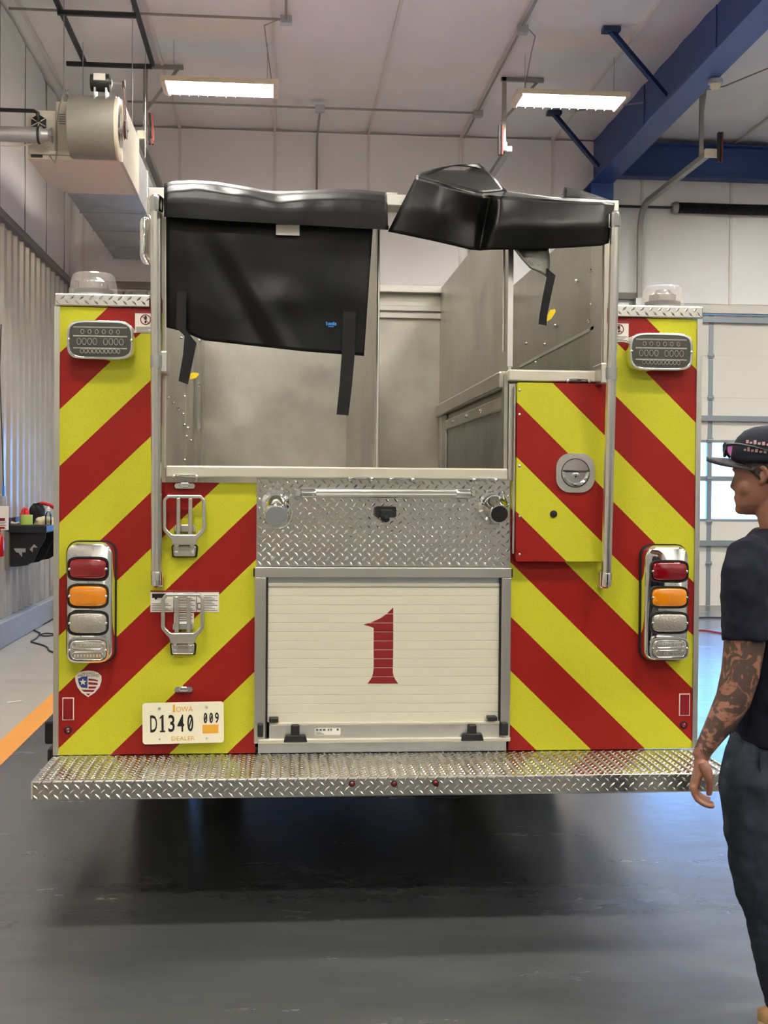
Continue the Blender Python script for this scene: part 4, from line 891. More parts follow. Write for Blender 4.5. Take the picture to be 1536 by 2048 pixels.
# --- chassis, wheels, cab
for x in (0.0, 0.79): MB().box(x - 0.04, x + 0.04, 0.1, 8.2, 0.62, 0.84).build('chassis_rail', M['black'], T, smooth=0)
MB().box(-0.6, 1.4, 0.02, 0.12, 0.50, 0.58).build('rear_crossmember', M['black'], T, smooth=0)
for x in (-0.42, 1.21): MB().box(x - 0.3, x + 0.3, 1.72, 1.735, 0.22, 0.9).build('mud_flap', M['rubber'], T, smooth=0)
MB().cyl((-0.6, 2.45, 0.51), (1.39, 2.45, 0.51), 0.08, n=14).ball((0.395, 2.45, 0.51), 0.22, 0.22, 0.2).build('rear_axle', M['black'], T)
MB().cyl((-0.6, 6.6, 0.51), (1.39, 6.6, 0.51), 0.06, n=12).build('front_axle', M['black'], T)
MB().box(0.12, 0.68, 3.2, 6.8, 0.58, 0.85).build('driveline_box', M['black'], T, smooth=0, bevel=0.05)
def wheel(xc, y, w_):
    g = MB().lathe((xc - w_ / 2, y, 0.512), (1, 0, 0), [(0, 0.30), (0.01, 0.40), (0.03, 0.48), (0.06, 0.508), (w_ - 0.06, 0.508), (w_ - 0.03, 0.48), (w_ - 0.01, 0.40), (w_, 0.30)], 40).build('wheel', M['rubber'], T)
    MB().lathe((xc - w_ / 2 - 0.004, y, 0.512), (1, 0, 0), [(0, 0.1), (0.002, 0.29), (w_ + 0.006, 0.29), (w_ + 0.008, 0.1)], 28).build('rim', M['alu'], g)
for x in (-0.66, -0.33, 1.12, 1.45): wheel(x, 2.45, 0.28)
for x in (-0.62, 1.41): wheel(x, 6.6, 0.32)
MB().box(XA, XB, 4.64, 5.55, 0.66, 2.55).build('pump_module', M['alu'], T, smooth=0, bevel=0.02)
cbp = [(5.62, 0.75), (8.25, 0.75), (8.32, 1.45), (8.15, 2.45), (8.0, 2.60), (5.62, 2.60)]
cb = MB().loft([[(x, y, z) for y, z in cbp] for x in (XB, XA)]).build('cab', M['red'], T, smooth=0, bevel=0.05, segs=3)
for s, x in ((-1, XA), (1, XB)):
    for (y0, y1) in ((5.9, 6.7), (6.95, 7.75)): MB().box(x - 0.004, x + 0.004, y0, y1, 1.6, 2.3).build('side_window', M['lensgrey'], cb, smooth=0, bevel=0.003)
MB().box(XA + 0.004, XA + 0.2, 0.05, 1.6, 0.585, 0.6).build('rub_rail', M['alu'], T, smooth=0)
p = at(106, 1506, 0.06); MB().box(p.x - 0.022, XA, 0.06, 0.3, p.z - 0.04, p.z + 0.015).build('rub_bumper', M['rubber'], T, smooth=0, bevel=0.008)
p = at(103, 1460, 1.4); MB().box(p.x - 0.015, XA, 1.3, 1.5, p.z - 0.05, p.z + 0.06).build('fender_edge', M['rubber'], T, smooth=0, bevel=0.01)

# ================================================================ the folded vinyl bed covers
def interp(l, x):
    if x <= l[0][0]: return l[0][1]
    for (a, b_), (c, d_) in zip(l, l[1:]):
        if x <= c: return b_ + (d_ - b_) * (x - a) / (c - a)
    return l[-1][1]
tc = empty('vinyl_cover', at(550, 385, -0.1), 'black vinyl bed cover hanging over the crossbar on the left, lower flap showing', 'cover')
topc = [(328, 368), (345, 363), (385, 361), (430, 364), (480, 372), (520, 379), (548, 384), (560, 385), (600, 382), (660, 379), (720, 380), (772, 385)]
botc = [(330, 433), (450, 441), (600, 449), (700, 455), (775, 459)]
def roll(u, v):
    px = 328 + 446 * u; yt, yb_ = interp(topc, px), interp(botc, px); pu = 0.006 * noise.noise((u * 9, v * 3, 1.0)) * min(1, v * 3)
    path = [(0.06, -2), (0.03, 6), (-0.03, 2), (-0.09, 0), (-0.155, 6), (-0.195, 20), (-0.205, 45), (-0.205, 100), (-0.18, 104), (-0.15, 90)]
    f = v * (len(path) - 1); i = min(int(f), len(path) - 2); t = f - i; Y = path[i][0] * (1 - t) + path[i + 1][0] * t; q = path[i][1] * (1 - t) + path[i + 1][1] * t
    if Y > -0.09: py = yt + (Y + 0.09) * 60
    elif q <= 20: py = yt + q
    else: py = yt + 20 + (yb_ - yt - 20) * min(1, (q - 20) / 80.0) if q <= 100 or i < 8 else yb_ - (104 - q)
    wav = 0.010 * math.sin(px * 0.06) * max(0, 1 - abs(px - 450) / 160) if v < 0.55 else 0
    return at(px + (8 * (v - 0.5) if u > 0.9 else 0), py, Y + pu + wav)
MB().grid(roll, 56, 36).build('rolled_fold', M['vinyl'], tc, smooth=70, solid=0.003)
lf = [(436, 332), (655, 333)]; 
def flap(u, v):
    xl, xr = 332 + 1 * v, 746 - 18 * v; px = xl + (xr - xl) * u; yb_ = interp([(0, 655), (0.08, 663), (0.19, 681), (0.4, 690), (0.7, 703), (1.0, 712)], u)
    py = 430 + 22 * u + (yb_ - 430 - 22 * u) * v
    Y = -0.145 + 0.012 * noise.noise((u * 3.1, v * 2.6, 5.0)) + 0.016 * math.exp(-((u - 0.12 - v * 0.38) / 0.06) ** 2) * v - 0.014 * math.exp(-((u - 0.22 - v * 0.38) / 0.06) ** 2) * v + 0.02 * max(0, 0.12 - u) / 0.12 * v - 0.012 * math.exp(-(((u - 0.58) / 0.1) ** 2 + ((v - 0.6) / 0.12) ** 2))
    return at(px, py, Y)
fo = MB().grid(flap, 52, 36).build('hanging_flap', M['vinyl'], tc, smooth=70, solid=0.002)
a, c, d, e = rect(552, 599, 450, 471, -0.16); MB().box(a, c, -0.1645, -0.1625, d, e).build('white_label', M['white'], tc, smooth=0)
def ribbon(name, pts, wd, par, m='web', th=0.003):
    b = MB(); R = []
    for (x0, x1, y, Yd) in pts:
        p0, p1 = at(x0, y[0], Yd), at(x1, y[1], Yd); R.append([p0 + Vector((0, -th / 2, 0)), p1 + Vector((0, -th / 2, 0)), p1 + Vector((0, th / 2, 0)), p0 + Vector((0, th / 2, 0))])
    return b.loft(R).build(name, M[m], par, smooth=30)
ribbon('strap', [(686, 712, (623, 624), -0.172), (684, 710, (700, 702), -0.178), (679, 704, (770, 771), -0.185), (673, 697, (829, 831), -0.19)], 0, tc)
ribbon('strap', [(354, 373, (582, 584), -0.17), (352, 372, (655, 660), -0.178), (369, 393, (672, 686), -0.182), (366, 387, (710, 716), -0.185), (357, 376, (762, 769), -0.19)], 0, tc)
def tagpiece(par, l, Y):
    b = MB(); b.prism([(at(px, py, Y).x, at(px, py, Y).z) for px, py in l], Y - 0.002, Y + 0.004); return b.build('yellow_tag', M['yellow'], par, smooth=0)
tagpiece(tc, [(377, 760), (379, 748), (386, 745), (397, 746), (398, 750), (392, 756)], -0.18)
a, c, d, e = rect(652, 674, 644, 651, -0.17); b = MB()
for k, u in enumerate((0.0, 0.2, 0.34, 0.5, 0.64, 0.8)): b.box(a + (c - a) * u, a + (c - a) * (u + 0.13), -0.1742, -0.1732, d, d + (e - d) * (1.0 if k in (0, 4) else 0.75))
b.box(a + 0.008, c - 0.012, -0.1742, -0.1732, d - 0.006, d - 0.003).build('blue_print', M['blueink'], tc, smooth=0)

tr_ = empty('vinyl_cover', at(1000, 400, -0.1), 'black vinyl bed cover crumpled over the crossbar on the right, corner flipped up', 'cover')
def crumple(name, verts, faces, cr=0.5, sub=3, rnd=0.004, par=tr_, solid=0.003, m='vinyl'):
    me = bpy.data.meshes.new(name); V = [at(*q) for q in verts]; c = sum(V, Vector()) / len(V)
    me.from_pydata([tuple(v - c) for v in V], [], faces); me.validate(); bm = bmesh.new(); bm.from_mesh(me)
    cl_ = bm.edges.layers.float.new('crease_edge')
    for ed in bm.edges: ed[cl_] = 1.0 if ed.is_boundary else cr
    bm.to_mesh(me); bm.free(); o = bpy.data.objects.new(name, me); COL.objects.link(o); WL[o] = c; o.parent = par; o.location = c - WL[par]; me.materials.append(M[m])
    md = o.modifiers.new('sub', 'SUBSURF'); md.levels = md.render_levels = sub
    tx = bpy.data.textures.new('wrinkle', 'CLOUDS'); tx.noise_scale = 0.12
    dm = o.modifiers.new('wrinkle', 'DISPLACE'); dm.texture = tx; dm.strength = rnd; dm.mid_level = 0.5
    md = o.modifiers.new('thickness', 'SOLIDIFY'); md.thickness = solid; md.offset = 0
    me.polygons.foreach_set('use_smooth', [True] * len(me.polygons)); return o
Vt = [(776, 463, -.17), (802, 412, -.16), (833, 352, -.13),          # 0-2 left edge
      (862, 481, -.20), (880, 425, -.23), (884, 368, -.20),          # 3-5
      (945, 500, -.22), (952, 445, -.19), (962, 392, -.25),          # 6-8 crease line
      (958, 501, -.17), (968, 455, -.15), (978, 390, -.17),          # 9-11 valley
      (975, 500, -.22), (990, 450, -.23), (1003, 393, -.19),         # 12-14
      (1024, 499, -.20), (1032, 445, -.225), (1040, 396, -.17),      # 15-17
      (1110, 497, -.19), (1112, 450, -.215), (1112, 402, -.165),     # 18-20
      (1200, 492, -.18), (1206, 450, -.19), (1210, 406, -.16),       # 21-23
      (1217, 486, -.16), (1224, 445, -.165), (1229, 408, -.14)]      # 24-26
Fc = []
for i in range(8):
    for j in range(2): k = i * 3 + j; Fc.append((k, k + 3, k + 4, k + 1))
crumple('front_panel', Vt, Fc, 0.45)
# upturned corner: lit strip behind the front panel, folding back over the bar
crumple('upturned_corner', [(833, 352, -.13), (838, 347, -.10), (884, 368, -.20), (880, 340, -.06), (962, 386, -.24), (930, 342, -.02), (1010, 382, -.13), (958, 327, .04), (985, 352, -.03)],
        [(0, 2, 3, 1), (2, 4, 5, 3), (4, 6, 8, 5), (5, 8, 7)], 0.6)
crumple('upturned_rim', [(838, 347, -.10), (880, 335, -.09), (920, 328, -.06), (958, 326, .04), (985, 352, -.03), (1012, 380, -.13), (830, 354, -.128), (850, 352, -.12), (905, 330, -.075), (966, 337, .02), (993, 366, -.06), (1016, 388, -.14)],
        [(0, 1, 7, 6), (1, 2, 8, 7), (2, 3, 9, 8), (3, 4, 10, 9), (4, 5, 11, 10)], 0.3, 2, 0.001)
crumple('top_sheet', [(1003, 393, -.19), (1010, 381, -.12), (1012, 384, .02), (1040, 396, -.17), (1045, 388, -.10), (1048, 388, .02), (1112, 402, -.165), (1112, 396, -.10), (1112, 396, .02), (1210, 406, -.16), (1212, 402, -.10), (1212, 401, .02), (1229, 408, -.14), (1230, 403, -.10), (1230, 402, .02)],
        [(0, 3, 4, 1), (1, 4, 5, 2), (3, 6, 7, 4), (4, 7, 8, 5), (6, 9, 10, 7), (7, 10, 11, 8), (9, 12, 13, 10), (10, 13, 14, 11)], 0.3, 3, 0.006)
crumple('rear_corner', [(1121, 397, .0), (1129, 374, .06), (1160, 380, .06), (1222, 402, .03), (1170, 399, .0)], [(0, 4, 2, 1), (4, 3, 2)], 0.6, 2)
crumple('hanging_corner', [(1026, 496, -.16), (1060, 497, -.15), (1097, 497, -.13), (1045, 520, -.16), (1075, 522, -.14), (1100, 520, -.125), (1060, 536, -.155), (1085, 548, -.14), (1097, 556, -.13)], [(0, 3, 4, 1), (1, 4, 5, 2), (3, 6, 7, 4), (4, 7, 8, 5)], 0.4, 2, m='silver')
ribbon('strap', [(1094, 1098, (536, 540), -0.135), (1094, 1111, (552, 551), -0.14), (1086, 1102, (590, 592), -0.145), (1079, 1094, (630, 632), -0.15), (1077, 1093, (648, 651), -0.15)], 0, tr_)
tagpiece(tr_, [(1093, 644), (1095, 630), (1100, 620), (1110, 618), (1111, 624), (1103, 637)], -0.14)

# ================================================================ blower heater, duct and hanging frame
YH, YH2 = 6.84, 8.10
hx0, hx1 = at(57, 300, YH).x, at(244, 300, YH).x; hz0 = at(150, 321, YH).z; hz1 = at(85, 222, YH).z; hz2 = at(236, 207, YH).z
Hh = empty('blower_heater', ((hx0 + hx1) / 2, YH + 0.5, hz0), 'cream blower heater with round fan drum hanging at the top left', 'heater')
xm = at(112, 300, YH).x; chm = 0.14
MB().loft([[(x, YH, z), (x, YH2, z), (x, YH2, zt_), (x, YH, zt_)] for x, z, zt_ in ((xm, hz0, hz2), (hx1 - 0.02, hz0, hz2))]).build('cabinet', M['cream'], Hh, smooth=0)
MB().prism([(hx0, hz0), (xm, hz0), (xm, hz1), (hx0, hz1)], YH - 0.02, YH2 - 0.4).build('control_box', M['cream'], Hh, smooth=0, bevel=0.006)
MB().box(hx1 - 0.02, hx1 + 0.012, YH - 0.03, YH2, hz0 - 0.01, hz2 + 0.03).build('side_panel', M['cream'], Hh, smooth=0, bevel=0.004)
MB().add([(hx0, YH - 0.03, hz0 - 0.004), (hx1, YH - 0.03, hz0 - 0.004), (hx1 + 0.005, YH2, hz0 - 0.004), (hx0 + 0.13, YH2, hz0 - 0.004), (hx0 + 0.02, YH2 - 0.35, hz0 - 0.004)] + [(hx0, YH - 0.03, hz0 + 0.03), (hx1, YH - 0.03, hz0 + 0.03), (hx1 + 0.005, YH2, hz0 + 0.03), (hx0 + 0.13, YH2, hz0 + 0.03), (hx0 + 0.02, YH2 - 0.35, hz0 + 0.03)],
         [(4, 3, 2, 1, 0), (5, 6, 7, 8, 9), (0, 1, 6, 5), (1, 2, 7, 6), (2, 3, 8, 7), (3, 4, 9, 8), (4, 0, 5, 9)]).build('base_pan', M['lampwhite'], Hh, smooth=0)
MB().box(hx0 + 0.02, hx1 - 0.03, YH - 0.045, YH - 0.03, hz0 + 0.035, hz0 + 0.07).build('front_lip', M['cream'], Hh, smooth=0)
p = at(181, 242, 6.5); dx0, dx1 = at(134, 242, 6.5).x, at(228, 242, 6.5).x; dr = 0.285; dcy, dcz = 6.74, p.z
def scroll(x): return [(x, dcy - dr * (1 + 0.08 * max(0, math.sin(t))) * math.cos(t), dcz + dr * math.sin(t)) for t in [math.radians(-75 + k * 10) for k in range(22)]]
R0 = scroll(dx0); R1 = scroll(dx1); MB().loft([R1 + [(dx1, YH, dcz + 0.3), (dx1, YH, dcz - dr * 0.9)], R0 + [(dx0, YH, dcz + 0.3), (dx0, YH, dcz - dr * 0.9)]]).build('blower_drum', M['drum'], Hh, smooth=30)
MB().lathe((dx1, dcy, dcz), (1, 0, 0), [(0, 0.28), (0.02, 0.285), (0.03, 0.27), (0.03, 0.20), (0.005, 0.16)], 36).build('inlet_ring', M['lampwhite'], Hh)
MB().lathe((dx1 + 0.006, dcy, dcz), (1, 0, 0), [(0, 0.158), (0.002, 0.156)], 30).build('inlet_mouth', M['black'], Hh)
MB().cyl((dx1, dcy, dcz), (dx1 + 0.10, dcy, dcz), 0.02, n=10).build('shaft', M['galv'], Hh)
MB().lathe((dx1 + 0.06, dcy, dcz), (1, 0, 0), [(0, 0.09), (0.012, 0.075), (0.024, 0.09)], 24).build('pulley', M['belt'], Hh)
q = at(203, 166, 6.6); mz = q.z
MB().lathe((at(181, 166, 6.6).x, 6.6, mz), (1, 0, 0), [(0, 0.04), (0.004, 0.075), (0.16, 0.08), (0.17, 0.075), (0.19, 0.03)], 20).build('motor', M['black'], Hh)
MB().box(q.x - 0.06, q.x + 0.045, 6.52, 6.525, mz, mz + 0.06).build('motor_label', M['white'], Hh, smooth=0)
for s in (-0.05, 0.05): MB().box(q.x + s - 0.008, q.x + s + 0.008, 6.53, 6.66, mz - 0.16, mz - 0.06).build('motor_foot', M['galv'], Hh, smooth=0)
mx_ = dx1 + 0.072; MB().lathe((mx_ - 0.012, 6.6, mz), (1, 0, 0), [(0, 0.035), (0.012, 0.025), (0.024, 0.035)], 16).build('motor_pulley', M['belt'], Hh)
for s in (-1, 1): MB().bar((mx_, 6.6 + s * 0.03, mz), (mx_, dcy + s * 0.08, dcz), 0.010, 0.012).build('belt', M['belt'], Hh, smooth=0)
MB().cyl((mx_ - 0.10, 6.6, mz), (mx_ + 0.01, 6.6, mz), 0.012, n=8).build('motor_shaft', M['galv'], Hh)
c = at(77, 245, YH - 0.05)
hexa = [(c.x + 0.075 * math.sin(k * math.pi / 3), c.z + 0.075 * math.cos(k * math.pi / 3)) for k in range(6)]
MB().prism(hexa, YH - 0.05, YH - 0.021).build('draft_fan', M['black'], Hh, smooth=0)
b = MB()
for k in range(3): t = k * math.pi / 3; b.bar((c.x - 0.07 * math.sin(t), YH - 0.055, c.z - 0.07 * math.cos(t)), (c.x + 0.07 * math.sin(t), YH - 0.055, c.z + 0.07 * math.cos(t)), 0.008, 0.008)
b.build('fan_guard', M['cream'], Hh, smooth=0)
v = at(78, 270, YH - 0.2); MB().cyl((XL + 0.06, YH - 0.2, v.z), (v.x, YH - 0.2, v.z), 0.068, n=24).build('vent_pipe', M['galv'], Hh)
MB().lathe((v.x - 0.004, YH - 0.2, v.z), (1, 0, 0), [(0, 0.074), (0.03, 0.074), (0.031, 0.06), (0.09, 0.05), (0.12, 0.07), (0.13, 0.02)], 24).build('inducer', M['galv'], Hh)
MB().lathe((v.x - 0.01, YH - 0.2, v.z), (1, 0, 0), [(0, 0.07), (0.0, 0.08), (0.022, 0.08), (0.022, 0.07)], 24).build('pipe_clamp', M['strut'], Hh)
g0 = at(72, 222, YH - 0.1); MB().tube([(XL + 0.06, YH - 0.1, g0.z), (g0.x - 0.02, YH - 0.1, g0.z), (g0.x + 0.015, YH - 0.1, g0.z - 0.015), (g0.x + 0.02, YH - 0.08, g0.z - 0.09)], 0.018, 10).build('gas_pipe', M['black'], Hh)
MB().tube([at(0, 292, YH - .15), at(35, 293, YH - .15), at(62, 288, YH - .15), at(78, 275, YH - .15), at(84, 292, YH - .06), at(86, 306, YH - .04)], 0.007, 6).build('white_hose', M['lampwhite'], Hh)
MB().tube([at(140, 178, YH - .1), at(126, 190, YH - .1), at(118, 215, YH - .1), at(113, 250, YH - .08), at(114, 300, YH - .06), at(110, 326, YH - .06), at(98, 310, YH - .05)], 0.007, 6).build('flex_conduit', M['cond'], Hh)
a, c_, d, e = rect(63, 85, 310, 315, YH - 0.03); MB().box(a, c_, YH - 0.05, YH - 0.021, d, e).build('valve_bracket', M['strut'], Hh, smooth=0)
a, c_, d, e = rect(118, 131, 225, 248, YH - 0.002); b = MB()
for k in range(5): b.box(a, c_, YH - 0.002, YH, d + k * (e - d) / 5, d + k * (e - d) / 5 + 0.006)
b.build('label_print', M['greyink'], Hh, smooth=0)
# duct behind
du = empty('air_duct', ((hx0 + hx1) / 2, 10, hz0), 'galvanized air duct running from the heater to the back wall', 'duct')
ddx0, ddx1 = at(131, 370, YH2).x, hx1 - 0.01; yy = YH2 + 0.01
k = 0
while yy < YB - 0.3:
    y2 = min(yy + 0.95, YB - 0.25); cx = (ddx0 + ddx1) / 2; cz0 = hz0 + 0.02
    b = MB().add([(ddx0, yy, cz0), (ddx1, yy, cz0), (ddx1, y2, cz0), (ddx0, y2, cz0), (cx, (yy + y2) / 2, cz0 - 0.025), (ddx0, yy, hz2 - 0.05), (ddx1, yy, hz2 - 0.05), (ddx1, y2, hz2 - 0.05), (ddx0, y2, hz2 - 0.05)],
                 [(1, 0, 4), (2, 1, 4), (3, 2, 4), (0, 3, 4), (5, 6, 7, 8), (0, 1, 6, 5), (1, 2, 7, 6), (2, 3, 8, 7), (3, 0, 5, 8)])
    b.build('duct_section', M['galv'], du, smooth=0)
    MB().box(ddx0 - 0.012, ddx1 + 0.012, y2 - 0.012, y2 + 0.012, cz0 - 0.012, hz2 - 0.04).build('joint_flange', M['galv'], du, smooth=0); yy = y2
# strut frame and rods
fr_ = empty('strut_frame', (-1.75, 7.5, 6.3), 'dark strut frame under the ceiling above the blower heater', 'frame')
ZF = 6.28; xa, xb = atZ(110, 0, ZF).x, atZ(265, 0, ZF).x
for x in (xa, xb): MB().box(x - 0.022, x + 0.022, 5.2, atZ(166, 128, ZF).y, ZF, ZF + 0.042).build('strut_rail', M['strut'], fr_, smooth=0)
for (p0, p1) in (((115, 25), (272, 29)), ((133, 127), (304, 134))):
    a = atZ(*p0, ZF - 0.02); MB().box(a.x, atZ(*p1, ZF - 0.02).x, a.y - 0.022, a.y + 0.022, ZF - 0.042, ZF).build('cross_strut', M['strut'], fr_, smooth=0)
ya_, yb_ = atZ(115, 25, ZF - 0.02).y, atZ(133, 127, ZF - 0.02).y
for (x, y) in ((xa + 0.04, ya_ + 0.0), (xb - 0.04, ya_ + 0.0), (xa + 0.04, yb_ - 0.3), (xb - 0.04, yb_ - 0.3)): MB().cyl((x, y, hz1 if x < -1.7 else hz2 + 0.04), (x, y, ZC), 0.005, n=6).build('threaded_rod', M['galv'], fr_)
for x in (xa, xb): MB().box(x - 0.03, x + 0.03, 5.5, 5.56, ZF + 0.042, ZC + 0.03).build('ceiling_clamp', M['strut'], fr_, smooth=0)

# ================================================================ along the left wall
XS0 = XL + 0.04; ysh = 8.05
z_top = at(60, 1050, ysh).z; xsr = at(93, 1055, ysh).x; zlo = at(60, 1066, ysh).z
sh_ = empty('wall_shelf', (XS0 + 0.2, ysh + 0.6, z_top - 0.4), 'black metal wall shelf with cut-out bracket left of the fire truck', 'shelf')
MB().box(XS0, xsr, ysh, ysh + 1.3, zlo, z_top).build('shelf_tray', M['shelf'], sh_, smooth=0, bevel=0.012, segs=3)
MB().box(XS0, XS0 + 0.03, ysh - 0.01, ysh + 1.3, z_top, z_top + 0.07).build('back_lip', M['shelf'], sh_, smooth=0)
for k, y in enumerate((ysh + 0.06, ysh + 0.62, ysh + 1.2)):
    z0_ = at(40, 1134, ysh).z; x0_ = XS0 + 0.035; x1_ = xsr - 0.02
    pl = [(x0_, zlo), (x1_, zlo), (x1_, zlo - 0.06), (x1_ - 0.06, zlo - 0.16), (x1_ - 0.12, z0_ + 0.05), (x1_ - 0.18, z0_ + 0.015), (x0_ + 0.08, z0_), (x0_, z0_)]
    br = MB().prism(pl, y, y + 0.012).build('bracket', M['shelf'], sh_, smooth=0)
    if k == 0: MB().prism([(x0_ + 0.035, zlo - 0.16), (x0_ + 0.155, zlo - 0.16), (x0_ + 0.155, zlo - 0.20), (x0_ + 0.12, zlo - 0.20), (x0_ + 0.12, zlo - 0.25), (x0_ + 0.085, zlo - 0.205), (x0_ + 0.06, zlo - 0.20)], y - 0.001, y + 0.001).build('bracket_cutout', M['curb'], br, smooth=0)
    if k == 0: MB().prism([(x1_ - 0.16, zlo - 0.17), (x1_ - 0.115, zlo - 0.115), (x1_ - 0.08, zlo - 0.15), (x1_ - 0.125, zlo - 0.15), (x1_ - 0.13, zlo - 0.20)], y - 0.001, y + 0.001).build('bracket_cutout', M['curb'], br, smooth=0)
MB().box(XS0 - 0.005, XS0 + 0.034, ysh, ysh + 1.3, z_top - 0.46, z_top).build('wall_plate', M['girt'], sh_, smooth=0)
p = at(52, 1048, ysh + 0.1); t_ = empty('tape_roll', (p.x, ysh + 0.12, z_top + 0.001), 'roll of light green tape standing on the black wall shelf', 'tape')
MB().lathe((p.x, ysh + 0.12, z_top + 0.001), (0, 0, 1), [(0, 0.04), (0, 0.062), (0.1, 0.062), (0.1, 0.04), (0.0, 0.04)], 28).build('tape', M['greentape'], t_)
MB().lathe((p.x, ysh + 0.12, z_top + 0.001), (0, 0, 1), [(0.002, 0.036), (0.002, 0.0398), (0.102, 0.0398), (0.102, 0.036), (0.002, 0.036)], 28).build('core', M['tan'], t_)
p = at(31, 1046, ysh + 0.1); tag(MB().tube([(p.x - 0.04, ysh + 0.1, z_top + 0.02), (p.x, ysh + 0.09, z_top + 0.014), (p.x + 0.03, ysh + 0.12, z_top + 0.022), (p.x + 0.05, ysh + 0.1, z_top + 0.014)], [0.016, 0.008, 0.009, 0.007], 10).build('spray_nozzle', M['white'], None), 'small white nozzle lying left of the green tape roll', 'nozzle')
def lump(name, cx, cy, rx, ry, rz, m, label, cat, seed, z=None):
    b = MB(); base = z_top if z is None else z
    def fn(u, v):
        t = u * 2 * math.pi; f = v * math.pi / 2; n_ = 1 + 0.22 * noise.noise((math.cos(t) * 2 + seed, math.sin(t) * 2, v * 3))
        return (cx + rx * n_ * math.cos(f) ** 0.6 * math.cos(t), cy + ry * n_ * math.cos(f) ** 0.6 * math.sin(t), base + 0.001 + rz * n_ * math.sin(f))
    b.grid(fn, 28, 10); b.poly([fn(i / 28, 0) for i in range(28)][::-1]); return tag(b.build(name, M[m], smooth=60), label, cat)
p = at(88, 1044, ysh + 0.2); lump('cloth_bundle', p.x + 0.015, ysh + 0.25, 0.125, 0.09, 0.075, 'tan', 'crumpled tan cloth bundle on the black wall shelf', 'cloth', 2.0)
p = at(74, 1020, ysh + 0.55); lump('black_bag', p.x, ysh + 0.55, 0.09, 0.10, 0.20, 'web', 'black rounded bag behind the tan cloth on the shelf', 'bag', 5.0)
p = at(52, 1020, ysh + 0.4); lump('red_rag', p.x, ysh + 0.36, 0.055, 0.06, 0.16, 'redcloth', 'red rag behind the green tape roll on the shelf', 'rag', 8.0)
p0 = [at(62, 1022, ysh + .8), at(72, 1010, ysh + .8), at(85, 1006, ysh + .8), at(100, 1010, ysh + .8), at(116, 1020, ysh + .8), at(126, 1032, ysh + .8)]
tag(MB().tube([Vector((p0[0].x - 0.05, ysh + 0.8, z_top + 0.02))] + p0 + [Vector((p0[-1].x, ysh + 0.8, z_top + 0.02))], 0.02, 10).build('red_hose', M['redcloth'], None, smooth=60), 'red hose arching over the black bag on the shelf', 'hose')
p = at(96, 1050, ysh + 0.08); bo = empty('spray_bottle', (p.x, ysh + 0.1, z_top), 'small clear bottle with white cap at the shelf corner', 'bottle')
MB().lathe((p.x, ysh + 0.1, z_top + 0.001), (0, 0, 1), [(0, 0.03), (0.01, 0.034), (0.1, 0.034), (0.13, 0.016), (0.14, 0.016)], 20).build('bottle_body', M['bottle'], bo)
MB().lathe((p.x, ysh + 0.1, z_top + 0.14), (0, 0, 1), [(0, 0.02), (0.03, 0.02), (0.035, 0.012), (0.05, 0.012)], 16).build('bottle_cap', M['white'], bo)
ex = at(-2, 1090, 7.6); fe = empty('fire_extinguisher', (ex.x, 7.6, ex.z - 0.2), 'red fire extinguisher on the wall at the left picture edge', 'extinguisher')
zt2 = at(0, 1070, 7.6).z; zb2 = at(0, 1114, 7.6).z
MB().lathe((ex.x, 7.6, zb2), (0, 0, 1), [(0, 0.04), (0.01, 0.05), (zt2 - zb2 - 0.03, 0.05), (zt2 - zb2, 0.03), (zt2 - zb2 + 0.02, 0.015)], 24).build('cylinder', M['red'], fe)
MB().cyl((ex.x, 7.6, zt2 + 0.02), (ex.x, 7.6, zt2 + 0.08), 0.016, n=12).build('valve', M['chrome'], fe)
MB().box(ex.x - 0.01, ex.x + 0.05, 7.59, 7.61, zt2 + 0.06, zt2 + 0.08).build('lever', M['red'], fe, smooth=0)
MB().box(XL + 0.03, ex.x, 7.58, 7.62, zb2 + 0.08, zb2 + 0.1).build('wall_hook', M['galv'], fe, smooth=0)
a = at(8, 1036, 7.75); tg = empty('notice_card', a, 'small white card hanging above the red extinguisher', 'sign')
cz_ = at(8, 1060, 7.75).z; MB().box(a.x - 0.05, a.x + 0.045, 7.75, 7.752, cz_, at(8, 1012, 7.75).z).build('card', M['white'], tg, smooth=0)
MB().box(a.x - 0.05, a.x + 0.01, 7.748, 7.75, at(8, 1042, 7.75).z, at(8, 1036, 7.75).z).build('red_band', M['redprint'], tg, smooth=0)
b = MB()
for k in range(5): b.box(a.x - 0.045, a.x + 0.02 - 0.01 * (k % 2), 7.748, 7.75, cz_ + 0.01 + 0.016 * k, cz_ + 0.016 + 0.016 * k)
b.build('card_print', M['greyink'], tg, smooth=0); MB().box(XL + 0.03, a.x - 0.04, 7.75, 7.76, a.z - 0.02, a.z).build('card_clip', M['galv'], tg, smooth=0)
a = at(7, 982, 7.8); bl = empty('hanging_tool', a, 'blue and grey tool hanging on the ribbed wall above the shelf', 'tool')
MB().box(a.x - 0.012, a.x + 0.012, 7.79, 7.81, at(7, 992, 7.8).z, at(7, 971, 7.8).z).build('blue_grip', M['blueink'], bl, smooth=0, bevel=0.006)
MB().box(a.x - 0.012, a.x + 0.03, 7.79, 7.81, at(7, 1011, 7.8).z, at(7, 993, 7.8).z).build('grey_body', M['galv'], bl, smooth=0, bevel=0.004)
MB().tube([a + Vector((0, 0, 0.05)), a + Vector((-0.01, 0, 0.4)), a + Vector((-0.04, 0.0, 1.2)), (XL + 0.05, 7.8, 3.2)], 0.006, 6).build('cable', M['strut'], bl)
MB().tube([(XL + 0.02, 7.8, a.z - 0.04), (a.x - 0.01, 7.8, a.z - 0.04)], 0.006, 6).build('wall_hook', M['galv'], bl)
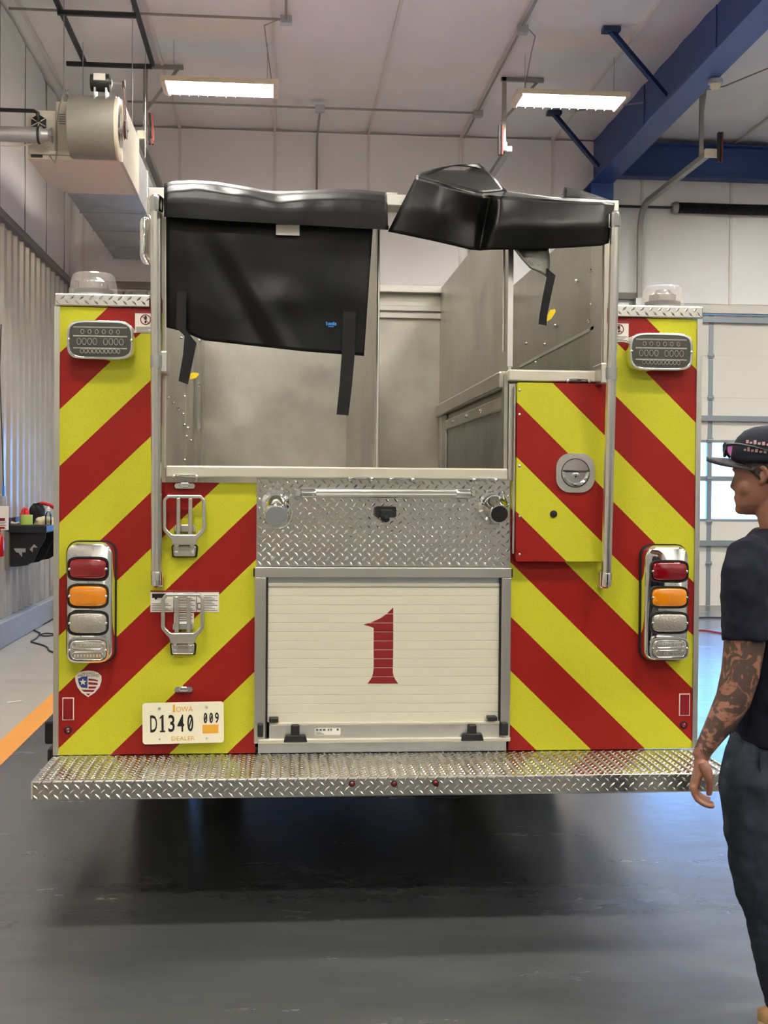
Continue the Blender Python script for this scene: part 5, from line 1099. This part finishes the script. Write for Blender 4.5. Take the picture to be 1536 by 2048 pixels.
a = atX(107, 1235, XL + 0.3); bb = empty('black_bin', (XL + 0.42, 10.9, 0), 'black bin on the floor beside the curb, partly behind the truck', 'bin')
MB().loft([[(x, y, z) for x, y in ((XL + 0.3 - t, 10.6 - t), (XL + 0.62 + t, 10.6 - t), (XL + 0.62 + t, 11.0 + t), (XL + 0.3 - t, 11.0 + t))] for z, t in ((0.001, 0), (0.34, 0.03))]).build('bin_body', M['black'], bb, smooth=0)
MB().box(XL + 0.25, XL + 0.67, 10.55, 11.05, 0.34, 0.36).build('bin_rim', M['black'], bb, smooth=0)
lp = empty('black_upright', (XL + 0.28, 11.4, 0.26), 'tall narrow black upright against the wall behind the shelf', 'cabinet')
MB().box(XL + 0.12, XL + 0.42, 11.2, 11.6, 0.001, 1.02).build('upright_body', M['black'], lp, smooth=0, bevel=0.008)  # tall narrow black box with a thin front sheet, identity guessed
MB().box(XL + 0.14, XL + 0.40, 11.19, 11.2, 0.1, 0.98).build('upright_front', M['shelf'], lp, smooth=0, bevel=0.004)
def cord(name, l, m, label, r=0.008, z=0.009):
    P_ = [atZ(px, py, z) for px, py in l]; out = []
    for i in range(len(P_) - 1):
        p0, p1, p2, p3 = P_[max(i - 1, 0)], P_[i], P_[i + 1], P_[min(i + 2, len(P_) - 1)]
        for k in range(6):
            t = k / 6; out.append(0.5 * ((2 * p1) + (p2 - p0) * t + (2 * p0 - 5 * p1 + 4 * p2 - p3) * t * t + (3 * p1 - p0 - 3 * p2 + p3) * t ** 3))
    out.append(P_[-1]); tag(MB().tube(out, r, 6).build(name, M[m], None, smooth=60), label, 'cord')
cord('extension_cord', [(118, 1228), (108, 1236), (92, 1246), (72, 1255), (68, 1259), (73, 1263), (80, 1266), (78, 1269), (90, 1272), (108, 1270), (104, 1267), (88, 1267), (78, 1271), (72, 1277), (62, 1283), (70, 1286), (85, 1290), (95, 1295), (97, 1300), (106, 1304), (118, 1306)], 'strut', 'dark cord lying in loops on the concrete left of the truck')
cord('power_cord', [(1340, 1235), (1391, 1235.5), (1420, 1235), (1450, 1235.5), (1540, 1238)], 'strut', 'dark straight cord on the floor in front of the white door', 0.012, 0.013)
cord('air_hose', [(1340, 1262), (1391, 1260), (1415, 1261.5), (1445, 1267), (1480, 1275), (1540, 1284)], 'rotor', 'reddish hose curving over the shiny floor right of the truck', 0.011, 0.012)
p = atZ(30, 1403, 0.002); tag(MB().bar((p.x - 0.05, p.y - 0.03, 0.002), (p.x + 0.04, p.y + 0.03, 0.002), 0.03, 0.002).build('paper_scrap', M['white'], None, smooth=0), 'small white scrap lying on the concrete left of the orange stripe', 'scrap')

# ================================================================ the person at the right edge
def skin_mat():
    m = mat('skin', rgb(138, 93, 75), 0.5, 0, var=0.06, vscale=12); nt = m.node_tree; N = nt.nodes.new; L = nt.links.new; b = nt.nodes['Principled BSDF']
    src = b.inputs['Base Color'].links[0].from_socket; g = N('ShaderNodeNewGeometry'); s = N('ShaderNodeSeparateXYZ'); L(g.outputs['Position'], s.inputs[0])
    n = N('ShaderNodeTexNoise'); n.inputs['Scale'].default_value = 17; n.inputs['Detail'].default_value = 2.5; n.inputs['Distortion'].default_value = 2.2; L(g.outputs['Position'], n.inputs['Vector'])
    r = N('ShaderNodeMapRange'); r.inputs[1].default_value = 0.41; r.inputs[2].default_value = 0.48; r.inputs[3].default_value = 0; r.inputs[4].default_value = 0.85; L(n.outputs['Fac'], r.inputs[0])
    z1 = N('ShaderNodeMapRange'); z1.inputs[1].default_value = 1.20; z1.inputs[2].default_value = 1.22; z1.inputs[3].default_value = 1; z1.inputs[4].default_value = 0; L(s.outputs['Z'], z1.inputs[0])
    z2 = N('ShaderNodeMapRange'); z2.inputs[1].default_value = 0.83; z2.inputs[2].default_value = 0.85; z2.inputs[3].default_value = 0; z2.inputs[4].default_value = 1; L(s.outputs['Z'], z2.inputs[0])
    m1 = N('ShaderNodeMath'); m1.operation = 'MULTIPLY'; L(r.outputs[0], m1.inputs[0]); L(z1.outputs[0], m1.inputs[1])
    m2 = N('ShaderNodeMath'); m2.operation = 'MULTIPLY'; L(m1.outputs[0], m2.inputs[0]); L(z2.outputs[0], m2.inputs[1])
    mx = N('ShaderNodeMix'); mx.data_type = 'RGBA'; L(m2.outputs[0], mx.inputs[0]); L(src, mx.inputs[6]); mx.inputs[7].default_value = rgb(46, 39, 33); L(mx.outputs[2], b.inputs['Base Color'])
    b.inputs['Subsurface Weight'].default_value = 0.0
    return m
M['skin'] = skin_mat()
M['shirt'] = mat('navy_cotton', rgb(23, 25, 37), 0.85, 0, bump=0.25, bscale=16, spec=0.2)
M['denim'] = mat('dark_denim', rgb(42, 47, 57), 0.8, 0, var=0.32, vscale=9, bump=0.3, bscale=22, spec=0.2, stretch=(1, 1, 0.45))
M['cap'] = mat('navy_cap', rgb(34, 36, 48), 0.8, spec=0.25)
M['brim'] = mat('cap_brim', rgb(58, 54, 58), 0.7)
M['hair'] = mat('short_hair', rgb(52, 40, 32), 0.85, bump=0.4, bscale=200)
M['emb'] = mat('pink_embroidery', rgb(206, 168, 164), 0.7)
M['pinklens'] = mat('pink_mirror_lens', rgb(240, 130, 214), 0.15, 0.0, coat=1.0)
M['shoe'] = mat('tan_suede', rgb(158, 122, 82), 0.8)
M['sole'] = mat('cream_sole', rgb(214, 190, 148), 0.7)
Hd = Vector((-0.83, 0.557, 0)).normalized(); Lf = Vector((-Hd.y, Hd.x, 0)); UPZ = Vector((0, 0, 1))
Bd = Vector((-0.80, 0.60, 0)).normalized(); Bl = Vector((-Bd.y, Bd.x, 0))
PY = -1.10
hc = at(1534, 1026, PY); CX = hc.x
PR = empty('person', (CX + 0.05, PY, 0), 'person in navy T-shirt, jeans and dark cap at the right edge, facing the truck', 'person')
def remesh(o, vox, it=4, fac=0.5):
    md = o.modifiers.new('join', 'REMESH'); md.mode = 'VOXEL'; md.voxel_size = vox; md.use_smooth_shade = True
    md = o.modifiers.new('soften', 'SMOOTH'); md.iterations = it; md.factor = fac; return o
def folds(o, st_, sc_):
    tx = bpy.data.textures.new('folds', 'CLOUDS'); tx.noise_scale = sc_; tx.noise_depth = 2
    md = o.modifiers.new('folds', 'DISPLACE'); md.texture = tx; md.strength = st_; md.mid_level = 0.5; md.texture_coords = 'LOCAL'; return o
def ellring(c, u, v, a, b_, n=24, p=2.0):
    out = []
    for k in range(n):
        t = 2 * math.pi * k / n; cs, sn = math.cos(t), math.sin(t)
        out.append(Vector(c) + u * (a * math.copysign(abs(cs) ** (2 / p), cs)) + v * (b_ * math.copysign(abs(sn) ** (2 / p), sn)))
    return out
def limb(mb, pts, n=14):                 # (px, py, Y, radius) with capped ends
    mb.tube([at(a, b_, c) for a, b_, c, r in pts], [r for a, b_, c, r in pts], n); return mb
# ---- skin: head, neck, arms, hands as one surface
zch = hc.z
def hp(f, l, z): return Vector((hc.x, hc.y, zch)) + Hd * f + Lf * l + UPZ * z
body = MB()
prof = [(-0.006, 0.050, 0.022, 0.018), (0.004, 0.046, 0.040, 0.034), (0.022, 0.032, 0.060, 0.051), (0.045, 0.018, 0.077, 0.060), (0.070, 0.008, 0.087, 0.066), (0.095, 0.002, 0.093, 0.070), (0.125, 0.0, 0.097, 0.074), (0.155, -0.003, 0.098, 0.075), (0.185, -0.006, 0.093, 0.072), (0.210, -0.01, 0.074, 0.058), (0.226, -0.012, 0.04, 0.032)]
body.loft([ellring(hp(c, 0, z), Hd, Lf, rl, rw, 28, 2.25) for z, c, rl, rw in prof])
body.tube([hp(0.090, 0, 0.118), hp(0.096, 0, 0.097), hp(0.102, 0, 0.079), hp(0.092, 0, 0.070)], [0.008, 0.009, 0.011, 0.009], 10)      # nose
body.ball(hp(0.084, 0, 0.046), 0.016, 0.018, 0.008); body.ball(hp(0.083, 0, 0.036), 0.016, 0.017, 0.008); body.ball(hp(0.076, 0, 0.010), 0.020, 0.020, 0.016)  # lips, chin
for s in (-1, 1):
    body.ball(hp(0.074, 0.034 * s, 0.130), 0.024, 0.024, 0.012); body.ball(hp(0.050, 0.038 * s, 0.078), 0.032, 0.030, 0.034)   # brow, cheek
    body.tube([hp(0.004, 0.071 * s, 0.088), hp(-0.006, 0.078 * s, 0.094), hp(-0.016, 0.083 * s, 0.110), hp(-0.014, 0.084 * s, 0.128), hp(-0.002, 0.080 * s, 0.138), hp(0.010, 0.074 * s, 0.130)], [0.0075, 0.006, 0.0055, 0.0055, 0.006, 0.005], 8)  # ear rim
    body.ball(hp(-0.001, 0.073 * s, 0.113), 0.011, 0.008, 0.020)
nb = Vector((hc.x + 0.035, hc.y - 0.01, zch - 0.075))
body.tube([hp(-0.02, 0, 0.06), hp(-0.022, 0, 0.01), hp(-0.035, 0, -0.03), nb + Vector((0.0, 0, 0)), nb + Vector((0.0, 0, -0.05))], [0.056, 0.056, 0.057, 0.058, 0.05], 18)
limb(body, [(1498, 1150, -1.24, .045), (1493, 1210, -1.26, .052), (1489, 1285, -1.27, .058), (1480, 1350, -1.28, .054), (1466, 1400, -1.285, .050), (1446, 1437, -1.29, .043), (1424, 1472, -1.295, .033), (1407, 1500, -1.30, .026), (1400, 1516, -1.30, .0245)], 18)
# left hand: palm, four curled fingers, thumb
pm = [(1400, 1514, .024, .017), (1399, 1532, .034, .016), (1394, 1552, .042, .0155), (1388, 1572, .042, .0135), (1385, 1580, .038, .011)]
body.loft([ellring(at(x, y, -1.30), Vector((0.25, 1, 0)).normalized(), Vector((1, -0.25, 0.25)).normalized(), a, b_, 18, 2.4) for x, y, a, b_ in pm])
for i, dy in enumerate((-0.034, -0.012, 0.011, 0.032)):
    L_ = (1.0, 1.07, 1.0, 0.82)[i]; Yf = -1.30 + dy; r = (0.0093, 0.0096, 0.009, 0.008)[i]; x0, y0 = 1386 - dy * 60, 1572
    seq = [(0, 0), (1, 16), (7, 27), (17, 34), (27, 39), (34, 40), (38, 38)]
    body.tube([at(x0 + 2 * i + sx * L_, y0 + sy * L_ - 2.5 * i, Yf - 0.0008 * sx) for sx, sy in seq], [r * 1.1, r * 1.05, r, r * 0.98, r * 0.95, r * 0.88, r * 0.6], 10)
body.tube([at(1406, 1524, -1.335), at(1413, 1540, -1.345), at(1418, 1556, -1.35), at(1420, 1572, -1.345), at(1418.5, 1585, -1.34), at(1417, 1592, -1.338)], [0.015, 0.0165, 0.013, 0.0105, 0.0098, 0.0065], 12)
# right arm hanging on the far side
rs_ = Vector((CX, PY, 0)) - Bl * 0.20
body.tube([rs_ + Vector((0.0, 0, 1.38)), rs_ + Vector((0.02, 0.02, 1.24)), rs_ + Vector((0.01, 0.03, 1.10)), rs_ + Vector((-0.03, 0.05, 0.96)), rs_ + Vector((-0.07, 0.07, 0.84)), rs_ + Vector((-0.08, 0.075, 0.80))], [.055, .056, .052, .045, .028, .026], 16)
hb_ = rs_ + Vector((-0.08, 0.075, 0.80))
body.loft([ellring(hb_ + Vector((-0.005 * k, 0, -0.025 * k)), Bd, Bl, (0.026, 0.036, 0.042, 0.040)[k], (0.017, 0.015, 0.014, 0.011)[k], 16) for k in range(4)])
for i in range(4):
    f0 = hb_ + Vector((0, 0, -0.075)) + Bd * (0.033 - 0.021 * i); body.tube([f0, f0 + Vector((0, 0, -0.03)), f0 + Bl * 0.01 + Vector((0, 0, -0.055)), f0 + Bl * 0.026 + Vector((0, 0, -0.072 + 0.006 * abs(i - 1)))], [0.0095, 0.0092, 0.0085, 0.006], 10)
f0 = hb_ + Bd * 0.03 + Vector((0, 0, -0.01)); body.tube([f0, f0 + Bd * 0.016 + Vector((0, 0, -0.025)), f0 + Bd * 0.022 + Vector((0, 0, -0.055))], [0.014, 0.0115, 0.0075], 10)
remesh(body.build('body', M['skin'], PR), 0.0042, 5, 0.5)
eyes = MB()
for s in (-1, 1): eyes.ball(hp(0.073, 0.034 * s, 0.110), 0.011)
eyes.build('eyes', M['white'], PR)
# hair: short back and sides below the cap
R_ = []
for z, e_ in ((0.055, 0.0), (0.075, 0.004), (0.10, 0.006), (0.13, 0.006), (0.165, 0.005)):
    pr = [q for q in prof if q[0] <= z][-1]; nx = [q for q in prof if q[0] > z][0]; t = (z - pr[0]) / (nx[0] - pr[0]); c, rl, rw = [pr[k] * (1 - t) + nx[k] * t for k in (1, 2, 3)]
    lim = math.radians(interp([(0.055, 128), (0.09, 108), (0.10, 88), (0.14, 62), (0.17, 55)], z)); row = []
    for k in range(33):
        t2 = lim + (2 * math.pi - 2 * lim) * k / 32; cs, sn = math.cos(t2), math.sin(t2)
        row.append(hp(c + (rl + e_) * math.copysign(abs(cs) ** (2 / 2.25), cs), (rw + e_) * math.copysign(abs(sn) ** (2 / 2.25), sn), z))
    R_.append(row)
MB().loft(R_, False, False, closed=False).build('hair', M['hair'], PR, smooth=60, solid=0.003)
# cap
CR = []
for z, rl, rw, c in ((0.150, 0.108, 0.086, -0.004), (0.165, 0.109, 0.087, -0.004), (0.20, 0.107, 0.086, -0.006), (0.225, 0.098, 0.080, -0.010), (0.245, 0.082, 0.066, -0.014), (0.256, 0.055, 0.045, -0.016), (0.260, 0.02, 0.016, -0.016)):
    CR.append(ellring(hp(c, 0, z), Hd, Lf, rl, rw, 36, 2.2))
cp = MB().loft(CR, False, True).build('cap', M['cap'], PR, smooth=60, solid=0.003)
MB().ball(hp(-0.016, 0, 0.262), 0.007, 0.007, 0.004).build('cap_button', M['cap'], cp)
bt = [ ]
def brim(u, v):
    t = math.radians(-78 + 156 * u); r0 = 0.104; ext = 0.082 * math.cos(t * 0.98) ** 0.38
    f = (r0 * math.cos(t)) + v * ext; l = 0.086 * math.sin(t) * (1 - 0.06 * v); return hp(f - 0.004, l, 0.158 + 0.006 * v - 0.030 * (l / 0.086) ** 2)
MB().grid(brim, 28, 8).build('brim', M['brim'], cp, smooth=60, solid=0.012)
b = MB()
def cside(a, z, off=0.004): return hp(-0.006 + (0.107 + off) * math.cos(a), (0.086 + off) * math.sin(a), z)
for r0, (zz, a0, n_) in enumerate(((0.206, 62, 6), (0.184, 58, 8))):
    for k in range(n_):
        a = math.radians(a0 + k * 6.5); hgt = (0.010, 0.006, 0.012, 0.007)[(k + r0) % 4]; zz_ = zz - 0.0016 * k
        p0, p1 = cside(a, zz_), cside(a + math.radians(4.2), zz_); b.add([p0, p1, p1 + UPZ * hgt, p0 + UPZ * hgt] , [(0, 1, 2, 3)])
b.build('embroidery', M['emb'], cp, smooth=0, solid=0.002)
sg = empty('sunglasses', hp(0.12, 0, 0.2), 'black sunglasses with pink mirrored lenses resting on the cap brim', 'sunglasses')
for s in (-1, 1):
    o_ = [hp(0.128 - 0.030 * abs(x) / 0.07 * 0.8, s * (0.010 + x), 0.170 + z) for x, z in ((0, 0.034), (0.03, 0.038), (0.058, 0.036), (0.060, 0.018), (0.045, 0.002), (0.02, 0.0), (0.004, 0.012))]
    MB().tube(o_, 0.0045, 8, closed=True).build('rim', M['black'], sg)
    MB().poly(o_ if s < 0 else o_[::-1]).build('lens', M['pinklens'], sg, smooth=0, solid=0.002)
    MB().tube([hp(0.104, s * 0.068, 0.205), hp(0.07, s * 0.088, 0.204), hp(0.02, s * 0.0945, 0.196), hp(-0.03, s * 0.094, 0.180), hp(-0.055, s * 0.088, 0.158)], [0.007, 0.006, 0.0045, 0.0045, 0.005], 8, flat=0.6).build('temple', M['black'], sg)
MB().tube([hp(0.128, -0.012, 0.2), hp(0.131, 0, 0.203), hp(0.128, 0.012, 0.2)], 0.004, 8).build('bridge', M['black'], sg)
# shirt
def tz(py): return at(1500, py, PY).z
s_ = MB(); tor = [(1482, .165, .120, 0.03), (1440, .160, .118, 0.03), (1380, .158, .116, 0.028), (1300, .168, .122, 0.022), (1220, .182, .126, 0.015), (1150, .188, .120, 0.012), (1108, .175, .104, 0.015), (1083, .130, .085, 0.022), (1066, .092, .074, 0.03), (1056, .074, .068, 0.036)]
s_.loft([ellring(Vector((CX + dx, PY, tz(py))), Bl, Bd, a, b_, 30, 2.4) for py, a, b_, dx in tor])
limb(s_, [(1512, 1100, -1.20, .052), (1500, 1112, -1.225, .064), (1492, 1150, -1.25, .069), (1490, 1200, -1.26, .067), (1490, 1250, -1.268, .066), (1490, 1282, -1.272, .0665)], 20)
rsh = Vector((CX, PY, 0)) - Bl * 0.175
s_.tube([rsh + Vector((0, 0, 1.395)), rsh - Bl * 0.02 + Vector((0.0, 0, 1.33)), rsh - Bl * 0.028 + Vector((0.015, 0.015, 1.22)), rsh - Bl * 0.028 + Vector((0.015, 0.02, 1.15))], [.062, .068, .066, .066], 18)
folds(remesh(s_.build('shirt', M['shirt'], PR), 0.008, 4, 0.5), 0.018, 0.07)
# jeans
j = MB(); pel = [(1455, .155, .115, 0.03), (1490, .165, .122, 0.03), (1530, .172, .128, 0.03), (1580, .168, .125, 0.03), (1615, .14, .10, 0.03)]
j.loft([ellring(Vector((CX + dx, PY, tz(py))), Bl, Bd, a, b_, 26, 2.5) for py, a, b_, dx in pel])
limb(j, [(1508, 1462, -1.13, .06), (1505, 1500, -1.15, .078), (1503, 1535, -1.17, .086), (1501, 1570, -1.19, .089), (1505, 1640, -1.20, .085), (1512, 1720, -1.20, .078), (1521, 1778, -1.20, .073), (1529, 1800, -1.20, .066), (1538, 1850, -1.19, .061), (1547, 1900, -1.19, .063), (1561, 1960, -1.18, .058), (1570, 2006, -1.18, .055), (1574, 2030, -1.18, .056)], 20)
rl = Vector((CX + 0.03, PY, 0)) - Bl * 0.095
j.tube([rl + Vector((0, 0, 0.86)), rl + Vector((0.04, 0, 0.70)), rl + Vector((0.10, 0.02, 0.48)), rl + Vector((0.13, 0.02, 0.40)), rl + Vector((0.20, 0.02, 0.25)), rl + Vector((0.27, 0.02, 0.07))], [.09, .088, .072, .066, .062, .056], 18)
jo = folds(remesh(j.build('jeans', M['denim'], PR), 0.008, 3, 0.5), 0.016, 0.06)
pkx = [at(1520, 1503, -1.255), at(1545, 1505, -1.23), at(1545, 1590, -1.235), at(1532, 1602, -1.245), at(1519, 1590, -1.262)]
MB().poly(pkx[::-1]).build('back_pocket', M['denim'], jo, smooth=0, solid=0.004)
# shoes
def shoe(heel, d, name='shoe'):
    d = d.normalized(); l = Vector((-d.y, d.x, 0)); st_ = [(-0.02, .030, .05), (0.02, .038, .085), (0.08, .040, .082), (0.14, .045, .062), (0.20, .046, .050), (0.245, .036, .042), (0.27, .016, .030)]
    sm_ = MB()
    for z0, z1, g in ((0.001, 0.024, 0.004),): sm_.loft([ellring(heel + d * 0.12 + UPZ * z, d, l, 0.150, 0.048, 28, 2.6) for z in (z0, z1)])
    so = sm_.build('shoe', M['sole'], PR, smooth=40, bevel=0.004)
    u = MB(); u.loft([[heel + d * t + l * (w_ * math.cos(a)) + UPZ * (0.022 + h * max(0, math.sin(a)) ** 0.7) for a in [math.pi * k / 12 for k in range(13)]] for t, w_, h in st_], True, True, closed=True)
    u.build('upper', M['shoe'], so, smooth=60); return so
toe = atZ(1514, 2050, 0.0); dd = Vector((-0.86, 0.5, 0)).normalized(); shoe(toe - dd * 0.272, dd)
shoe(rl + Vector((0.30, 0.0, -rl.z)), Vector((-0.9, 0.45, 0)))
